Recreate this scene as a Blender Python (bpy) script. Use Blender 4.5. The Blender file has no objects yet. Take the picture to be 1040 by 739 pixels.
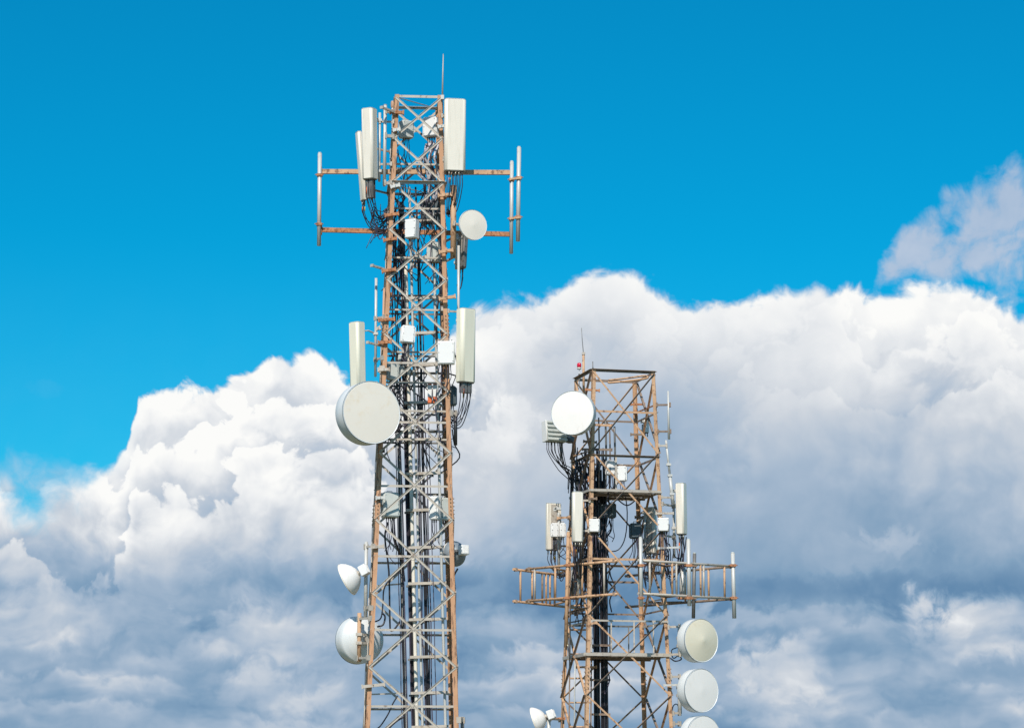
import bpy, bmesh, math, random
from mathutils import Vector, Matrix
R = math.radians
SC = bpy.context.scene
COL = SC.collection

# ------------------------------------------------------------------ camera
FPX, PITCH, EYE = 2700.0, R(9.2), 1.6
cam = bpy.data.cameras.new('camera')
cam.sensor_width = 36.0
cam.lens = 36.0 * FPX / 1040.0
cam.clip_end = 30000.0
camo = bpy.data.objects.new('camera', cam)
camo.location = (0, 0, EYE)
camo.rotation_euler = (R(90) + PITCH, 0, 0)
COL.objects.link(camo)
SC.camera = camo

# ------------------------------------------------------------------ exposure
SC.view_settings.view_transform = 'Standard'
SC.view_settings.look = 'None'
SC.view_settings.exposure = 0.0
SC.view_settings.gamma = 1.0
SC.view_settings.use_curve_mapping = False
SC.cycles.use_denoising = True
SC.cycles.max_bounces = 6

# ------------------------------------------------------------------ sun
SUN_EL, SUN_AZ = R(43), R(-169)          # azimuth from +Y towards +X: the sun is behind the camera, to the left
sd = Vector((math.sin(SUN_AZ) * math.cos(SUN_EL), math.cos(SUN_AZ) * math.cos(SUN_EL), math.sin(SUN_EL)))
sun = bpy.data.lights.new('sun', 'SUN')
sun.energy = 4.4
sun.angle = R(0.53)
sun.color = (1.0, 0.905, 0.80)
suno = bpy.data.objects.new('sun', sun)
suno.rotation_euler = sd.to_track_quat('Z', 'Y').to_euler()
suno.location = sd * 100
COL.objects.link(suno)

# ------------------------------------------------------------------ world: sky with cumulus banks
W = bpy.data.worlds.new('World')
SC.world = W
W.use_nodes = True
NT = W.node_tree
for n in list(NT.nodes):
    NT.nodes.remove(n)
LK = NT.links.new


VOL = []


class S:
    """a float socket (or a number) with arithmetic"""
    def __init__(self, s): self.s = s
    def __add__(a, b): return mth('ADD', a, b)
    __radd__ = __add__
    def __sub__(a, b): return mth('SUBTRACT', a, b)
    def __rsub__(a, b): return mth('SUBTRACT', b, a)
    def __mul__(a, b): return mth('MULTIPLY', a, b)
    __rmul__ = __mul__
    def __truediv__(a, b): return mth('DIVIDE', a, b)


def plug(inp, v):
    if isinstance(v, S): v = v.s
    if isinstance(v, bpy.types.NodeSocket): LK(v, inp)
    else: inp.default_value = v


def mth(op, a, b=None, c=None, clamp=False):
    n = NT.nodes.new('ShaderNodeMath'); n.operation = op; n.use_clamp = clamp
    plug(n.inputs[0], a)
    if b is not None: plug(n.inputs[1], b)
    if c is not None: plug(n.inputs[2], c)
    return S(n.outputs[0])


def sm(x, a, b, lo=0.0, hi=1.0, kind='SMOOTHSTEP'):
    n = NT.nodes.new('ShaderNodeMapRange'); n.interpolation_type = kind; n.clamp = True
    plug(n.inputs[0], x)
    for i, v in enumerate((a, b, lo, hi)): plug(n.inputs[1 + i], v)
    return S(n.outputs[0])


def lerp(a, b, t): return a + (b - a) * t
def mx(a, b): return mth('MAXIMUM', a, b)
def mn(a, b): return mth('MINIMUM', a, b)
def clamp01(a): return mth('ADD', a, 0.0, clamp=True)


def vmath(op, a, b=None, s=None):
    n = NT.nodes.new('ShaderNodeVectorMath'); n.operation = op
    plug(n.inputs[0], a)
    if b is not None: plug(n.inputs[1], b)
    if s is not None: plug(n.inputs['Scale'], s)
    return n.outputs[0]


def noise(vec, scale, detail=5.0, rough=0.55, dist=0.0, col=False):
    n = NT.nodes.new('ShaderNodeTexNoise'); n.noise_dimensions = '3D' if vec in VOL else '2D'
    plug(n.inputs['Vector'], vec)
    n.inputs['Scale'].default_value = scale
    n.inputs['Detail'].default_value = detail
    n.inputs['Roughness'].default_value = rough
    n.inputs['Distortion'].default_value = dist
    return n.outputs['Color'] if col else S(n.outputs['Fac'])


def puff(vec, scale, detail=3.0, rough=0.5):
    """rounded lumps: one minus the distance to scattered centres, summed over octaves"""
    n = NT.nodes.new('ShaderNodeTexVoronoi'); n.feature = 'SMOOTH_F1'; n.normalize = True
    n.voronoi_dimensions = '2D'
    plug(n.inputs['Vector'], vec)
    n.inputs['Scale'].default_value = scale
    n.inputs['Detail'].default_value = detail
    n.inputs['Roughness'].default_value = rough
    n.inputs['Lacunarity'].default_value = 2.1
    n.inputs['Smoothness'].default_value = 0.35
    return 1.0 - S(n.outputs['Distance'])


def curve(x, pts, lo, hi):
    """piecewise curve; pts = (x, value) given over [lo, hi], values scaled by 1/1000"""
    n = NT.nodes.new('ShaderNodeFloatCurve')
    cm = n.mapping; cv = cm.curves[0]
    cm.use_clip = False
    P_ = [((px - lo) / (hi - lo), v / 1000.0) for px, v in pts]
    cv.points[0].location = P_[0]; cv.points[1].location = P_[-1]
    for p in P_[1:-1]: cv.points.new(*p)
    cm.update()
    plug(n.inputs['Value'], (x - lo) / (hi - lo))
    return S(n.outputs[0]) * 1000.0


def ramp(x, stops):
    n = NT.nodes.new('ShaderNodeValToRGB')
    e = n.color_ramp.elements
    while len(e) < len(stops): e.new(0.5)
    for k, (p, c) in enumerate(stops):
        e[k].position = p
        e[k].color = tuple(((v / 255 + .055) / 1.055) ** 2.4 for v in c) + (1,)
    plug(n.inputs[0], x)
    return n.outputs[0]


def mixc(a, b, t):
    n = NT.nodes.new('ShaderNodeMix'); n.data_type = 'RGBA'
    plug(n.inputs[0], t); plug(n.inputs[6], a); plug(n.inputs[7], b)
    return n.outputs[2]


tc = NT.nodes.new('ShaderNodeTexCoord').outputs['Generated']
sep = NT.nodes.new('ShaderNodeSeparateXYZ'); LK(tc, sep.inputs[0])
dx, dy, dz = (S(o) for o in sep.outputs)
AZ = mth('ARCSINE', dx / mth('SQRT', dx * dx + dy * dy + 1e-9))   # bearing, 0 ahead and behind
EL = mth('ARCSINE', dz)                         # elevation
# sky units: 2700 per radian, bearing X to the right, V downwards from 17 degrees up
X = 520.0 + 2700.0 * AZ
V = 807.0 - 2700.0 * EL
cmb = NT.nodes.new('ShaderNodeCombineXYZ')
plug(cmb.inputs[0], X * .01); plug(cmb.inputs[1], V * -.01)
p0 = cmb.outputs[0]
wv = vmath('SUBTRACT', noise(p0, 1.1, 3, .5, col=True), (.5, .5, .5))
wf = vmath('SUBTRACT', noise(p0, 4.5, 4, .6, col=True), (.5, .5, .5))
p1 = vmath('ADD', vmath('ADD', p0, vmath('SCALE', wv, s=0.42)), vmath('SCALE', wf, s=0.05))
LUP = (-0.10, 0.15, 0.0)                        # towards the sun
lump = puff(p1, 1.35, 3, .44)
lumpL = puff(vmath('ADD', p1, LUP), 1.35, 3, .44)
fine = noise(p1, 5.0, 6, .55)
fineL = noise(vmath('ADD', p1, vmath('SCALE', LUP, s=.35)), 5.0, 6, .55)
broad = noise(p0, 0.62, 4, .5)
mid = noise(vmath('ADD', p0, vmath('SCALE', wv, s=.5)), 1.3, 6, .55)
relief = (lump - lumpL) * 1.5 + (fine - fineL) * .38

top = curve(X, [(-900, 420), (-500, 470), (-200, 440), (-40, 446), (60, 452), (104, 474), (122, 470), (133, 420), (150, 402), (172, 400), (205, 398),
                (240, 384), (265, 371), (300, 364), (335, 372), (365, 388), (400, 384), (430, 360), (458, 330), (485, 306), (510, 303),
                (545, 300), (575, 291), (612, 277), (640, 283), (690, 297), (720, 305), (755, 301), (800, 299), (860, 293),
                (900, 299), (930, 294), (962, 293), (1000, 303), (1040, 322), (1150, 300), (1300, 380), (1600, 330), (1900, 420)], -900, 1900)
side = sm(X, 380, 560)
ed = (lump - .58) * 50.0 + (fine - .5) * 26.0
d1 = V - top - 7.0 + ed                                # depth below the ragged top edge
thin = sm(X, 20, 150, 1.0, 0.0)                  # the far left end is a thin veil
soft = lerp(lerp(10.0, 17.0, side), 70.0, thin)
a1 = sm(d1 / soft, 0.0, 1.0)
a1 = a1 * lerp(1.0, sm(mid + (V - 500.0) / 240.0, .22, .66), thin)

# tone down through the bank: bright crowns, grey waist, blue-grey base
bodyL = curve(V, [(200, 900), (380, 880), (440, 800), (480, 720), (540, 550), (585, 410), (620, 260), (660, 280), (740, 320), (860, 420)], 200, 860)
bodyR = curve(V, [(200, 820), (290, 760), (350, 690), (410, 610), (470, 455), (530, 345), (580, 235), (612, 120), (640, 240), (690, 290), (740, 320), (860, 420)], 200, 860)
body = lerp(bodyL, bodyR, side) / 1000.0
rim = sm(d1, 0.0, 75.0, 1.0, 0.0)
upper = sm(V, 560, 640, 1.0, 0.0)
brt = sm(X, 800, 950)                            # the right end of the bank is the brighter
# nested crowns inside the bank: each has its own lit edge over a greyer hollow
def crown(off, amp, seed):
    q = vmath('ADD', p1, (seed, -seed, 0))
    l = puff(q, 1.2, 4, .5)
    e = V - top - off + (l - .55) * amp + (fine - .5) * 40.0 + (noise(vmath('ADD', p0, (seed, seed, 0)), .8, 2, .5) - .5) * 150.0
    return sm(e, 0.0, 10.0) * sm(e, 4.0, 95.0, 1.0, 0.0), sm(e, -45.0, 0.0) * sm(e, 0.0, 6.0, 1.0, 0.0)
c1, h1 = crown(62.0, 130.0, 3.1)
c2, h2 = crown(120.0, 140.0, 8.7)
nest = (c1 * .22 + c2 * .20 - h1 * .12 - h2 * .12) * upper * lerp(1.0, lerp(.14, .34, brt), side)
rw = lerp(.40, lerp(.10, .26, brt), side)
t1 = (body + rim * .14 + (broad - .5) * .42 + (mid - .5) * lerp(.30, .18, side) + relief * lerp(.24, rw, upper) + nest
      + (lump - .55) * lerp(.22, .10, side) + brt * sm(V, 330, 520, .12, 0.0))

# long low banks near the skyline
ps = vmath('MULTIPLY', p0, (.7, 2.6, 1.0))
st = noise(vmath('ADD', ps, vmath('SCALE', wv, s=1.1)), .8, 4, .5)
sp = vmath('ADD', vmath('MULTIPLY', p1, (.8, 1.5, 1.0)), (4.0, 2.0, 0))
lp = puff(sp, 1.25, 3, .45)
lpL = puff(vmath('ADD', sp, LUP), 1.25, 3, .45)
lowm = sm(V, 585, 650)
def row(y, amp, seed, fade, lo, hi):
    """a rank of far cumulus: puffy lit tops over a flat grey base"""
    q = vmath('ADD', vmath('MULTIPLY', p1, (1.0, 1.25, 1.0)), (seed, -seed * .6, 0))
    e = V - y + (puff(q, 1.9, 3, .46) - .55) * amp + (fine - .5) * 22.0 + (noise(vmath('ADD', p0, (seed * 2, 0, 0)), .9, 2, .5) - .5) * 60.0
    c = sm(noise(vmath('ADD', vmath('MULTIPLY', p0, (.8, 1.6, 1.0)), (seed, seed, 0)), 1.1, 3, .5), lo, hi)
    return sm(e, 0.0, 12.0) * sm(e, 2.0, fade, 1.0, 0.0) * c
t_low = (.235 + (st - .5) * .8 + (mid - .5) * .22 + (lp - lpL) * .35 + (fine - fineL) * .10
         + row(628, 50, 11.3, 44, .42, .62) * .20 + row(662, 46, 17.9, 44, .40, .62) * .27 + row(694, 42, 23.1, 40, .40, .60) * .29 + row(722, 36, 31.7, 36, .38, .58) * .28)
tone = lerp(t1, t_low * .85 + t1 * .15, lowm)


def blob(x, y, rx, ry, amp, hard=0.0):
    u = (X - x + (fine - .5) * 60.0 + (mid - .5) * 90.0) / rx
    v = (V - y + (fine - .5) * 40.0 + (lump - .5) * 40.0 + (mid - .5) * 40.0) / ry
    return sm(u * u + v * v, hard, 1.3, amp, 0.0)


for b in ((982, 648, 80, 36, .30), (960, 634, 40, 24, .14), (790, 694, 46, 36, .26), (800, 725, 90, 22, .12), (720, 638, 80, 16, .14), (250, 655, 110, 28, .20),
          (60, 640, 110, 36, .2), (165, 575, 60, 50, .16), (300, 712, 90, 26, .2), (900, 560, 36, 18, .16), (560, 700, 120, 30, .12),
          (540, 470, 60, 70, .10), (500, 440, 50, 40, .16), (780, 330, 40, 50, .1)):
    tone = tone + blob(*b)
for b in ((330, 480, 100, 36, -.20), (840, 613, 280, 20, -.12), (560, 610, 180, 36, -.16), (950, 395, 50, 16, -.12), (700, 440, 70, 80, -.10), (600, 400, 70, 60, -.08), (350, 600, 160, 24, -.14)):
    tone = tone + blob(*b)

# ragged lone cloud, upper right
n3 = noise(vmath('ADD', p1, (5.3, 1.0, 0)), 2.1, 6, .55)


def ell(x, y, rx, ry, ang):
    ca, sa = math.cos(R(ang)), math.sin(R(ang))
    u = ((X - x) * ca + (V - y) * sa) / rx
    v = ((V - y) * ca - (X - x) * sa) / ry
    return 1.0 - (u * u + v * v)


lone = mx(mx(ell(1004, 246, 92, 46, -42), ell(1085, 248, 96, 70, -20)), ell(942, 254, 62, 22, -46))
a3 = sm(lone + (n3 - .5) * 3.0 + (fine - .5) * .8, -.2, 1.1, 0.0, .82)
t3 = .60 + (n3 - .5) * .4 + relief * .22
wisp = sm(ell(45, 405, 30, 14, 0) + (n3 - .5) * 2.4, .1, 1.2, 0.0, .05)
# thin haze in the blue low on the left
veil = sm(V, 230, 520, 0.0, .05) * sm(X, 420, 900, 1.0, .35)

STOPS = [(0.0, (100, 138, 174)), (.2, (130, 161, 190)), (.42, (166, 185, 206)), (.66, (205, 212, 221)), (.86, (237, 239, 241)), (1.0, (252, 252, 250))]
cloud1 = ramp(tone, STOPS)
cloud3 = ramp(t3, [(0, (146, 172, 202)), (.5, (176, 190, 212)), (1, (218, 219, 228))])

sky = NT.nodes.new('ShaderNodeTexSky')
sky.sky_type = 'NISHITA'
sky.sun_disc = False
sky.sun_elevation = SUN_EL
sky.sun_rotation = SUN_AZ % (2 * math.pi)
sky.altitude = 200
sky.air_density = 1.0
sky.dust_density = 0.3
sky.ozone_density = 3.0
tint = vmath('MULTIPLY', sky.outputs[0], (0.008, 0.845, 1.07))      # deep, saturated blue of the photograph
bg = NT.nodes.new('ShaderNodeBackground'); bg.inputs['Strength'].default_value = 0.1
LK(tint, bg.inputs['Color'])
bc = NT.nodes.new('ShaderNodeBackground'); bc.inputs['Strength'].default_value = 1.0
# broken cloud out of view overhead, added to whiten and warm the ambient light
hv = vmath('MULTIPLY', tc, (2.2, 2.2, 5.0)); VOL.append(hv)
nh = noise(hv, 1.0, 4, .55)
high = sm(nh, .46, .62) * sm(EL, .36, .60)
cov = mx(mx(mx(a1, high), mx(a3, wisp)), veil)
below = sm(EL, -.03, 0.0)
LK(mixc(mixc(cloud3, cloud1, a1), ramp(nh, [(.4, (244, 238, 232)), (.75, (206, 206, 210))]), high), bc.inputs['Color'])
ms = NT.nodes.new('ShaderNodeMixShader')
LK((cov * below).s, ms.inputs[0]); LK(bg.outputs[0], ms.inputs[1]); LK(bc.outputs[0], ms.inputs[2])
out = NT.nodes.new('ShaderNodeOutputWorld')
LK(ms.outputs[0], out.inputs['Surface'])
W.cycles.sampling_method = 'MANUAL'
W.cycles.sample_map_resolution = 512

# ================================================================== materials
def lin(c): return tuple(((v / 255 + .055) / 1.055) ** 2.4 if v > 10 else v / 255 / 12.92 for v in c) + (1,)


def mat(name, base, rough=.5, metal=0.0, spots=None, spot_at=(.58, .66), scale=3.0, var=.12, streak=None, bump=0.0, spec=.5, fine_scale=None):
    """painted or bare surface: base colour with soft variation, optional blotches (rust, peeling, stains) in a second colour"""
    m = bpy.data.materials.new(name); m.use_nodes = True
    nt = m.node_tree; lk = nt.links.new
    b = nt.nodes['Principled BSDF']
    b.inputs['Roughness'].default_value = rough
    b.inputs['Metallic'].default_value = metal
    b.inputs['Specular IOR Level'].default_value = spec
    t = nt.nodes.new('ShaderNodeTexCoord')
    n1 = nt.nodes.new('ShaderNodeTexNoise'); n1.inputs['Scale'].default_value = scale; n1.inputs['Detail'].default_value = 6
    n1.inputs['Roughness'].default_value = .6
    lk(t.outputs['Object'], n1.inputs['Vector'])
    mp = nt.nodes.new('ShaderNodeMapRange'); mp.inputs[1].default_value = .25; mp.inputs[2].default_value = .75
    mp.inputs[3].default_value = 1 - var; mp.inputs[4].default_value = 1 + var
    lk(n1.outputs['Fac'], mp.inputs[0])
    hsv = nt.nodes.new('ShaderNodeVectorMath'); hsv.operation = 'SCALE'
    hsv.inputs[0].default_value = base[:3]
    lk(mp.outputs[0], hsv.inputs['Scale'])
    col = hsv.outputs[0]
    if spots:
        n2 = nt.nodes.new('ShaderNodeTexNoise'); n2.inputs['Scale'].default_value = fine_scale or scale * 3.1
        n2.inputs['Detail'].default_value = 7; n2.inputs['Roughness'].default_value = .65
        if streak:
            mpg = nt.nodes.new('ShaderNodeMapping'); mpg.inputs['Scale'].default_value = streak
            lk(t.outputs['Object'], mpg.inputs['Vector']); lk(mpg.outputs[0], n2.inputs['Vector'])
        else:
            lk(t.outputs['Object'], n2.inputs['Vector'])
        r = nt.nodes.new('ShaderNodeMapRange'); r.interpolation_type = 'SMOOTHSTEP'
        r.inputs[1].default_value, r.inputs[2].default_value = spot_at
        lk(n2.outputs['Fac'], r.inputs[0])
        mix = nt.nodes.new('ShaderNodeMix'); mix.data_type = 'RGBA'
        lk(r.outputs[0], mix.inputs[0]); lk(col, mix.inputs[6]); mix.inputs[7].default_value = spots
        col = mix.outputs[2]
    lk(col, b.inputs['Base Color'])
    if bump:
        bp = nt.nodes.new('ShaderNodeBump'); bp.inputs['Strength'].default_value = bump; bp.inputs['Distance'].default_value = .01
        lk(n1.outputs['Fac'], bp.inputs['Height']); lk(bp.outputs[0], b.inputs['Normal'])
    return m


M = {}
M['orange'] = mat('faded orange paint', (.52, .295, .165), .65, spots=(.22, .12, .07, 1), spot_at=(.51, .64), scale=1.4, var=.14, streak=(3, 3, .6), bump=.2)
M['dusty'] = mat('dusty faded orange paint', (.49, .31, .21), .65, spots=(.25, .18, .13, 1), spot_at=(.52, .66), scale=1.7, var=.16, streak=(3, 3, .6), bump=.2)
M['tan'] = mat('tan primer with rust', (.56, .355, .21), .65, spots=(.21, .11, .06, 1), spot_at=(.52, .64), scale=2.4, var=.18)
M['brown'] = mat('weathered brown steel', (.25, .185, .14), .7, spots=(.12, .08, .055, 1), spot_at=(.50, .68), scale=2.6, var=.2)  # also stands in for shade on members of the right tower
M['rust'] = mat('rust orange steel', (.46, .21, .10), .75, spots=(.20, .08, .035, 1), spot_at=(.48, .64), scale=5, var=.25)
M['zinc'] = mat('dull galvanised steel', (.50, .46, .40), .55, .15, spots=(.27, .21, .16, 1), spot_at=(.53, .68), scale=2.2, var=.14)
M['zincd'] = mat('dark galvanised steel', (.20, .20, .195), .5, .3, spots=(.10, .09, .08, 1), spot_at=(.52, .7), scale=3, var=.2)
M['pipe'] = mat('pale grey pipe', (.56, .57, .55), .45, .1, spots=(.38, .36, .32, 1), spot_at=(.58, .74), scale=2.0, var=.1)
M['cream'] = mat('cream radome plastic', (.80, .765, .675), .38, spots=(.62, .59, .50, 1), spot_at=(.52, .8), scale=.9, var=.045, streak=(4, 4, .35))
M['greenish'] = mat('greenish cream radome plastic', (.79, .775, .64), .4, spots=(.67, .67, .55, 1), spot_at=(.56, .8), scale=.9, var=.03, streak=(4, 4, .35))
M['white'] = mat('white powder coat', (.80, .81, .80), .4, spots=(.62, .62, .60, 1), spot_at=(.60, .8), scale=1.3, var=.035, streak=(3, 3, .5))
M['dishface'] = mat('warm white dish cover', (.83, .785, .70), .5, spots=(.78, .67, .50, 1), spot_at=(.50, .80), scale=.8, var=.03)
M['dishbeige'] = mat('yellowed dish cover', (.74, .70, .56), .5, spots=(.66, .55, .36, 1), spot_at=(.50, .74), scale=.9, var=.04, streak=(.7, .7, 1.2), fine_scale=1.7)
M['dishwhite'] = mat('white dish cover', (.84, .83, .805), .55, spots=(.74, .715, .66, 1), spot_at=(.54, .8), scale=1.0, var=.03, streak=(3, 3, .6))
M['shroud'] = mat('pale blue grey dish shroud', (.70, .74, .75), .4, spots=(.58, .60, .60, 1), spot_at=(.58, .8), scale=1.2, var=.04, streak=(2, 2, .5))
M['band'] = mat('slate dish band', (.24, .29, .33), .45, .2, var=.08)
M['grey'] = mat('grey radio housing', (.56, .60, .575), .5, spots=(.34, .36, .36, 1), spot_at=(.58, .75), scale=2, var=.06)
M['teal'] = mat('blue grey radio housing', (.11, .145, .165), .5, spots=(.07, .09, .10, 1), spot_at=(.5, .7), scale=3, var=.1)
M['cable'] = mat('black cable jacket', (.022, .021, .027), .45, var=.25, scale=4)
M['cableg'] = mat('dark violet grey cable jacket', (.075, .065, .10), .45, var=.25, scale=4)
M['wrap'] = mat('pale cable wrap', (.62, .61, .64), .4, spots=(.20, .19, .26, 1), spot_at=(.46, .58), scale=6, var=.15)
M['black'] = mat('black plastic', (.03, .032, .036), .45, var=.15)
M['conn'] = mat('brassy metal connector', (.42, .40, .34), .35, .7, var=.15)
M['yellow'] = mat('yellow tape', (.75, .56, .04), .5, var=.08)
M['redmark'] = mat('orange red marker', (.72, .16, .045), .5, var=.1)
M['red'] = mat('red lamp glass', (.62, .015, .05), .15, var=.1)
M['plank'] = mat('grey platform decking', (.40, .37, .33), .7, spots=(.22, .18, .14, 1), spot_at=(.5, .7), scale=2.5, var=.15)
M['soil'] = mat('dry grass and soil', (.17, .145, .075), .95, spots=(.075, .095, .03, 1), spot_at=(.42, .62), scale=.35, var=.3, bump=.5)
M['concrete'] = mat('concrete', (.36, .35, .33), .85, spots=(.24, .23, .21, 1), spot_at=(.5, .72), scale=1.5, var=.1, bump=.3)

# ================================================================== geometry helpers
CT, ST = math.cos(PITCH), math.sin(PITCH)


def at(px, py, y):
    """point on the vertical plane at distance y that was sighted at bearing/elevation (px, py) of the survey photograph"""
    u = (px - 520.0) / FPX; v = (369.5 - py) / FPX
    d = CT - v * ST
    t = y / d
    return Vector((u * t, y, EYE + (ST + v * CT) * t))


def orient(n, up=(0, 0, 1)):
    """matrix whose -Y axis is n"""
    n = Vector(n).normalized(); y = -n
    x = y.cross(Vector(up))
    if x.length < 1e-4: x = Vector((1, 0, 0))
    x.normalize(); z = x.cross(y)
    return Matrix((x, y, z)).transposed().to_4x4()


class MB:
    def __init__(self): self.v = []; self.f = []; self.s = []
    def add(self, vs, fs, smooth=False, M_=None):
        o = len(self.v)
        self.v += [tuple(M_ @ Vector(p)) if M_ is not None else tuple(p) for p in vs]
        for k, f in enumerate(fs):
            self.f.append([i + o for i in f])
            self.s.append(smooth[k] if isinstance(smooth, list) else smooth)
        return self
    def box(self, c, sx, sy, sz, M_=None, taper=1.0):
        x, y, z = sx / 2, sy / 2, sz / 2; c = Vector(c)
        vs = [c + Vector(((a * x) * (taper if k < 0 else 1), (b * y) * (taper if k < 0 else 1), k * z)) for k in (-1, 1) for b in (-1, 1) for a in (-1, 1)]
        return self.add(vs, [(0, 2, 3, 1), (4, 5, 7, 6), (0, 1, 5, 4), (2, 6, 7, 3), (0, 4, 6, 2), (1, 3, 7, 5)], False, M_)
    def rbox(self, c, sx, sy, sz, r=.02, M_=None, front=None, seg=3):
        """box whose vertical edges are rounded by r (front corners by `front`), top and bottom slightly chamfered"""
        fr = front if front is not None else r
        prof = []
        for (cx, cy, rr, a0) in ((1, -1, fr, -90), (1, 1, r, 0), (-1, 1, r, 90), (-1, -1, fr, 180)):
            for k in range(seg + 1):
                a = R(a0 + 90 * k / seg)
                prof.append((cx * (sx / 2 - rr) + rr * math.cos(a), cy * (sy / 2 - rr) + rr * math.sin(a)))
        n = len(prof); e = min(r, fr, .012)
        vs = []
        for z, ins in ((-sz / 2, e), (-sz / 2 + e, 0), (sz / 2 - e, 0), (sz / 2, e)):
            for (x, y) in prof:
                vs.append(Vector(c) + Vector((x * (1 - ins / (sx / 2)), y * (1 - ins / (sy / 2)), z)))
        fs = []; sm_ = []
        for L in range(3):
            for k in range(n):
                k2 = (k + 1) % n
                fs.append((L * n + k, L * n + k2, (L + 1) * n + k2, (L + 1) * n + k)); sm_.append(k % (seg + 1) != seg and L == 1)
        fs.append(tuple(range(n - 1, -1, -1))); fs.append(tuple(range(3 * n, 4 * n))); sm_ += [False, False]
        return self.add(vs, fs, sm_, M_)
    def bar(self, p, q, w, h, up=(0, 0, 1)):
        p, q = Vector(p), Vector(q); d = (q - p); L = d.length
        d.normalize(); x = d.cross(Vector(up))
        if x.length < 1e-4: x = d.cross(Vector((1, 0, 0)))
        x.normalize(); z = x.cross(d)
        m = Matrix((x, d, z)).transposed().to_4x4(); m.translation = (p + q) / 2
        return self.box((0, 0, 0), w, L, h, m)
    def tube(self, pts, r, n=8, cap=True):
        pts = [Vector(p) for p in pts]
        rs = r if isinstance(r, (list, tuple)) else [r] * len(pts)
        vs = []; prev = None
        for i, p in enumerate(pts):
            t = (pts[min(i + 1, len(pts) - 1)] - pts[max(i - 1, 0)])
            if t.length < 1e-9: t = Vector((0, 0, 1))
            t.normalize()
            if prev is None:
                a = t.cross(Vector((0, 0, 1)))
                if a.length < 1e-3: a = t.cross(Vector((1, 0, 0)))
            else:
                a = prev - t * prev.dot(t)
            a.normalize(); prev = a; b = t.cross(a)
            for k in range(n):
                g = 2 * math.pi * k / n
                vs.append(p + (a * math.cos(g) + b * math.sin(g)) * rs[i])
        fs = []; sm_ = []
        for i in range(len(pts) - 1):
            for k in range(n):
                k2 = (k + 1) % n
                fs.append((i * n + k, i * n + k2, (i + 1) * n + k2, (i + 1) * n + k)); sm_.append(True)
        if cap:
            fs.append(tuple(range(n - 1, -1, -1))); fs.append(tuple(range((len(pts) - 1) * n, len(pts) * n))); sm_ += [False, False]
        return self.add(vs, fs, sm_)
    def angle(self, p, q, n, w, t=.01, side=1, out=1, lip=None):
        """L-section steel from p to q: one leaf in the plane whose normal is n, the other leaf along out*n at its edge (side=1: upper/left edge)"""
        p, q, n = Vector(p), Vector(q), Vector(n).normalized()
        d = (q - p).normalized(); u = n.cross(d).normalized()
        if u.z < -1e-3 or (abs(u.z) < 1e-3 and u.x < 0): u = -u
        n = d.cross(u).normalized() * (1 if d.cross(u).dot(n) > 0 else -1)
        L = (q - p).length; lip = lip or w
        def slab(u0, u1, n0, n1):
            vs = [p + d * a + u * b + n * c for a in (0, L) for b in (u0, u1) for c in (n0, n1)]
            self.add(vs, [(0, 1, 3, 2), (4, 6, 7, 5), (0, 4, 5, 1), (2, 3, 7, 6), (0, 2, 6, 4), (1, 5, 7, 3)])
        slab(-w / 2, w / 2, 0, t)
        e0, e1 = (w / 2 - t, w / 2) if side > 0 else (-w / 2, -w / 2 + t)
        if out > 0: slab(e0, e1, t, t + lip)
        else: slab(e0, e1, -lip, 0)
        return self
    def lathe(self, prof, M_=None, n=48, smooth=True, sharp=()):
        """profile (radius, y) turned about the local y axis"""
        vs = []; fs = []; sm_ = []
        for (r, y) in prof:
            for k in range(n):
                a = 2 * math.pi * k / n
                vs.append((r * math.cos(a), y, r * math.sin(a)))
        for i in range(len(prof) - 1):
            for k in range(n):
                k2 = (k + 1) % n
                fs.append((i * n + k, (i + 1) * n + k, (i + 1) * n + k2, i * n + k2)); sm_.append(smooth and i not in sharp)
        if prof[0][0] > 1e-4: fs.append(tuple(range(n))); sm_.append(False)
        if prof[-1][0] > 1e-4: fs.append(tuple(range(len(prof) * n - 1, (len(prof) - 1) * n - 1, -1))); sm_.append(False)
        return self.add(vs, fs, sm_, M_)
    def build(self, name, m, parent=None, shift=None):
        o_ = Vector((0, 0, 0))
        pr = parent
        while pr is not None:
            o_ += pr.location; pr = pr.parent
        if parent is None and shift is not None: o_ = Vector(shift)
        me = bpy.data.meshes.new(name)
        me.from_pydata([tuple(Vector(p) - o_) for p in self.v], [], self.f)
        me.polygons.foreach_set('use_smooth', self.s)
        bm = bmesh.new(); bm.from_mesh(me)
        bmesh.ops.remove_doubles(bm, verts=bm.verts, dist=1e-6)
        bmesh.ops.recalc_face_normals(bm, faces=bm.faces)
        bm.to_mesh(me); bm.free()
        me.materials.append(m)
        o = bpy.data.objects.new(name, me); COL.objects.link(o)
        if parent is not None: o.parent = parent
        elif shift is not None: o.location = shift
        return o


def thing(name, label, cat, loc, group=None):
    o = bpy.data.objects.new(name, None); o.empty_display_size = .1
    COL.objects.link(o); o.location = loc
    o['label'] = label; o['category'] = cat
    if group: o['group'] = group
    return o


def tag(o, label, cat, group=None):
    o['label'] = label; o['category'] = cat
    if group: o['group'] = group
    return o


def sag(p, q, drop, n=10, side=(0, 0, 0)):
    p, q = Vector(p), Vector(q); side = Vector(side)
    return [p.lerp(q, k / n) + (Vector((0, 0, -drop)) + side) * (4 * (k / n) * (1 - k / n)) for k in range(n + 1)]


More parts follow.
